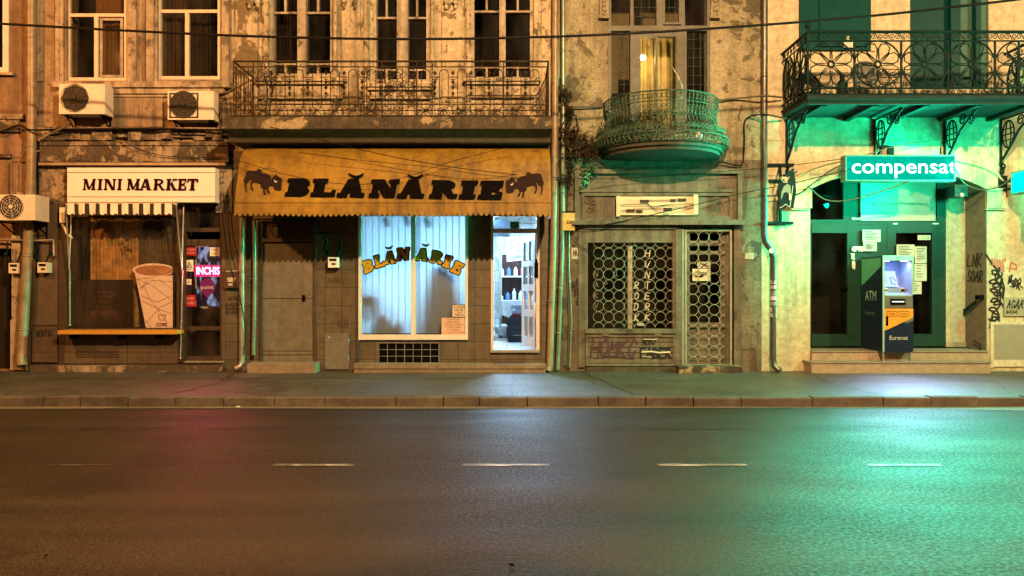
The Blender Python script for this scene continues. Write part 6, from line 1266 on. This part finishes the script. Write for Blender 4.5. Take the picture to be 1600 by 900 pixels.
# side artwork on the -X face
ms = lambda px, py, off=0: Vector((ax0-.004-off, fy+(by-fy)*(1379.5-px)/38.0, z0+(z1-z0)*(548-py)/148.0))
mb = MB(); mb.prism([(1342, 402), (1377, 402), (1377, 416), (1342, 446)], ms, 0); part(t, 'side_panel', mb, M['atmlg'])
text(t, 'lettering', 'ATM', (1349, 454, 1369, 469), 0, flat('green_white_print', (.35,.55,.45), .5), mapper=ms); text(t, 'lettering', 'Euronet', (1350, 486, 1367, 492), 0, flat('dim_green_print', (.12,.25,.2), .5), mapper=ms)
for x_ in (ax0+.02, ax1-.04):
    for y_ in (fy+.02, by-.06): mb = MB(); mb.box(x_, x_+.025, y_, y_+.03, .322 if y_ < 0 else .497, z0); part(t, 'leg', mb, M['metal'])
mb = MB(); mb.blob(((ax0+ax1)/2, fy-.02, z1-.03), .012, 6); part(t, 'camera_eye', mb, M['black'])
# ---- things on the pharmacy balcony
zB = PZ(149, 1.19)+.002
mb = MB()
for k in range(5): mb.ring((PX(1263, .8), -.75-.02*(k % 2), zB+.24), Vector((.23-.035*k,0,0)), Vector((0,0,.23-.035*k)), .02, 6, 24)
solo('coiled_hose', mb, M['cable'], 'dark coiled hose leaning at the left corner of the ornate balcony', 'hose')
t = thing('satellite_dish', 'round grey satellite dish on the ornate iron balcony', 'satellite dish', W(1346, 145, .6)); mb = MB(); s_ = (D0-.6)/F; cD = W(1347, 119, .6); n_ = 20; rs = [0, .4, .75, 1]; vs = []
for r_ in rs:
    for k in range(n_): a = 2*math.pi*k/n_; vs.append(cD+Vector((24*s_*r_*math.cos(a), -.08*r_*r_-.05, 20*s_*r_*math.sin(a))))
mb.add(vs, [(i*n_+k, i*n_+(k+1) % n_, (i+1)*n_+(k+1) % n_, (i+1)*n_+k) for i in range(3) for k in range(n_)], True); part(t, 'reflector', mb, flat('grey_dish', (.16,.17,.15), .6)); mb = MB(); mb.tube([cD+Vector((0,.0,-.0)), cD+Vector((0,.1,-.1)), cD+Vector((0,.1,zB-cD.z))], .02, 6); part(t, 'pole', mb, M['iron']); mb = MB(); mb.tube([cD+Vector((0,-.1,-.2)), cD+Vector((0,-.4,-.02))], .01, 4); mb.blob(cD+Vector((0,-.4,0)), .05, 8); part(t, 'receiver', mb, M['paperw'])
t = thing('bottle', 'dark tall bottle standing on the ornate balcony next to the dish', 'bottle', W(1316, 140, .7)); mb = MB(); x_, y_ = PX(1316, .7), -.7; mb.cyl((x_, y_, zB), (0,0,1), .09, .34, 12); mb.cyl((x_, y_, zB+.34), (0,0,1), .09, .06, 12, .04); mb.cyl((x_, y_, zB+.4), (0,0,1), .04, .07, 10); part(t, 'body', mb, M['iron'])
t = thing('drying_rack', 'thin folding drying rack on the balcony behind the flower ironwork', 'drying rack', W(1385, 145, .5)); mb = MB()
for k in range(6): mb.tube([(PX(1362+k*9, .5), -.3, zB+.55), (PX(1362+k*9, .5), -.8, zB+.55)], .006, 4)
for y_ in (-.3, -.8): mb.tube([(PX(1360, .5), y_, zB+.55), (PX(1410, .5), y_, zB+.55)], .008, 4); mb.tube([(PX(1365, .5), y_, zB), (PX(1400, .5), y_, zB+.55)], .008, 4); mb.tube([(PX(1400, .5), y_, zB), (PX(1370, .5), y_, zB+.55)], .008, 4)
part(t, 'rail', mb, M['iron'])
mb = MB(); rg = random.Random(15)
for k in range(2): pass
for px_, lab in ((1444, 'low flat bundle of pale cloth on the ornate balcony before the dark opening'), (1545, 'crumpled bundle near the right end of the ornate balcony')):
    mb = MB()
    for k in range(5): mb.blob((PX(px_, .7)+rg.uniform(-.15, .15), -.7+rg.uniform(-.1, .1), zB+.06+.03*k), .1, 10, 1.2, 1, .6, .15)
    solo('cloth_bundle', mb, flat('pale_bundle', (.3,.28,.2), .9, var=.4), lab, 'bundle')
# ---- light bulb, curtains upstairs
t = thing('light_bulb', 'bare glowing light bulb behind the glazed door above the round balcony', 'light bulb', W(1003, 90, -.25)); mb = MB(); mb.blob(W(1004, 90, -.25), .05, 10); part(t, 'globe', mb, M['bulb']); mb = MB(); mb.tube([W(1004, 86, -.25)+Vector((0,0,.02)), W(1004, 60, -.25), W(1004, -40, -.25)], .006, 5); part(t, 'flex', mb, M['cable'])
lamp('bulb_light', 'POINT', W(1004, 92, -.32), 14, (1, .62, .2), .05)
def curtain(a, c, y0, y1, dp, mat, lab, amp=.03, fr_=.9):
    mb = MB(); n_ = 50; vs = []
    for k in range(n_+1): x_ = PX(a+(c-a)*k/n_, dp); yy = -dp+amp*math.sin(k*fr_)+amp*.5*math.sin(k*fr_*.37); vs += [(x_, yy, PZ(y0, dp)), (x_, yy, PZ(y1, dp))]
    mb.add(vs, [(2*k, 2*k+1, 2*k+3, 2*k+2) for k in range(n_)], True); return solo('curtain', mb, mat, lab, 'curtain', 'curtains in upper windows')
curtain(990, 1066, 50, 205, -.7, flat('yellow_curtain', (.42,.34,.14), .9, var=.3), 'yellow curtain lit by the bulb above the round balcony')
curtain(150, 200, -80, 126, -.3, flat('orange_brown_curtain', (.34,.16,.05), .9, var=.25), 'rust curtain behind the right sash of the left upper market house window', .02)
curtain(246, 292, -80, 124, -.35, flat('brown_curtain', (.14,.075,.035), .9, var=.4), 'brown curtain behind the left side of the right upper market house window', .03)
curtain(294, 346, -80, 124, -.5, flat('dark_olive_curtain', (.07,.05,.03), .9, var=.5), 'dark curtain in the right half of the right upper market house window', .03)
curtain(427, 466, -80, 118, -.4, flat('dark_brown_curtain', (.05,.03,.02), .9, var=.5), 'very dark curtain behind the left light of the first balcony window', .03)
# ---- climbing plants
rg = random.Random(33)
def creeper(pts, n_, sp, size, mat, lab, stems):
    mb = MB(); st = MB()
    for s_ in stems: st.pt(s_, .012, 4)
    P_ = []
    for (px_, py_, dd_, sp2) in pts:
        for _ in range(12): P_.append(W(px_+rg.gauss(0, sp2), py_+rg.gauss(0, sp2), dd_+abs(rg.gauss(0, .06))))
    leaves(mb, P_, n_, sp, size, rg)
    t = thing('creeper', lab, 'climbing plant', W(*stems[0][0])); part(t, 'stem', st, M['leafdry']); part(t, 'foliage', mb, mat); return t
creeper([(884, 150, .08, 5), (888, 175, .08, 7), (894, 200, .1, 9), (900, 225, .1, 11), (912, 240, .1, 12), (925, 246, .12, 10), (890, 250, .08, 8), (884, 280, .06, 5), (905, 215, .08, 10)], 2800, .04, .03, M['leafdry'], 'dry dark creeper climbing the stucco wall left of the round balcony', [[(886, 330, .05), (888, 260, .06), (884, 200, .06), (886, 140, .05)], [(888, 250, .06), (915, 240, .08), (935, 255, .1)], [(888, 230, .06), (905, 205, .08), (900, 180, .06)]])
creeper([(918, 270, .14, 5), (915, 283, .14, 5)], 70, .02, .035, flat('green_leaf', (.12,.2,.08), .5, var=.4), 'small sprig of brighter leaves at the left corner of the old shop fascia', [[(905, 262, .1), (918, 280, .14)]])
mb = MB(); st = MB(); P_ = []
for _ in range(420):
    a = rg.uniform(95, 178); r_ = rg.uniform(.8, 1.1); P_.append(hp_(r_, rg.uniform(2.58, 3.1-.002*(a-95))+1.6, a))
leaves(mb, P_, 3600, .04, .024, rg)
for _ in range(18): a = rg.uniform(100, 175); st.tube([hp_(.9, 4.2, a), hp_(1.0, 4.4, a+4), hp_(1.1, 4.65, a+rg.uniform(-8, 8))], .006, 4)
t = thing('balcony_plant', 'dense dark plant tangled in the left half of the round balcony railing', 'plant', hp_(.8, 4.15, 130)); part(t, 'foliage', mb, M['leaf']); part(t, 'stem', st, M['leafdry'])
mb = MB(); mb.tube([hp_(.9, 3.3+1.6, 78), hp_(.95, 3.5+1.6, 79), hp_(.9, 3.72+1.6, 83), hp_(.86, 3.85+1.6, 87)], [.02, .018, .014, .006], 6); solo('wooden_stick', mb, M['woodW'], 'pale crooked stick rising from the middle of the round balcony', 'stick')
mb = MB(); mb.cyl(hp_(1.0, 2.6+1.6, 62)+Vector((0,0,0)), (0,0,1), .05, .07, 10, .07); mb.cyl(hp_(1.0, 2.67+1.6, 62), (0,0,1), .07, .05, 10, .03); solo('plant_pot', mb, M['white'], 'small pale pot inside the right side of the round balcony', 'pot')
# ---- rusty clutter on the long balcony
rg = random.Random(40)
for k in range(12): a = (rg.uniform(575, 655), rg.uniform(168, 180), rg.uniform(.4, .95)); mb = MB(); mb.pt([a, (a[0]+rg.uniform(-25, 25), a[1]+rg.uniform(-14, 2), a[2])], .012, 5); solo('metal_rod', mb, M['woodW'], 'pale rod in the tangle on the long balcony floor behind the railing', 'rod', 'pale rods lying on the long balcony')
creeper([(410, 120, .9, 7), (425, 130, .9, 8), (420, 112, .9, 6)], 260, .03, .02, M['leafdry'], 'dry twiggy plant behind the left part of the long balcony railing', [[(415, 180, .9), (418, 140, .9), (412, 115, .9)], [(420, 180, .9), (428, 130, .9)]])
# ---- houses across the street (what the glass reflects)
t = thing('opposite_house', 'plain plastered house row across the street', 'building', (0, -24, 0)); mb = MB(); hs_ = []
for k in range(-9, 10):
    for z_ in (.9, 4.4, 7.6): hs_.append((k*2.6-.55, z_, k*2.6+.55, z_+1.8))
wall(mb, -26, 26, 0, 11, hs_, -24.35, .3); part(t, 'wall', mb, M['sodA'])
mb = MB(); mb.quad((-26, -24.6, 0), (26, -24.6, 0), (26, -24.6, 11), (-26, -24.6, 11)); part(t, 'room', mb, M['dark'])
mb = MB(); mb.box(-26, 26, -24.0, -23.7, 3.7, 3.85); mb.box(-26, 26, -24.0, -23.6, 7.0, 7.1); part(t, 'cornice', mb, M['trimA'])
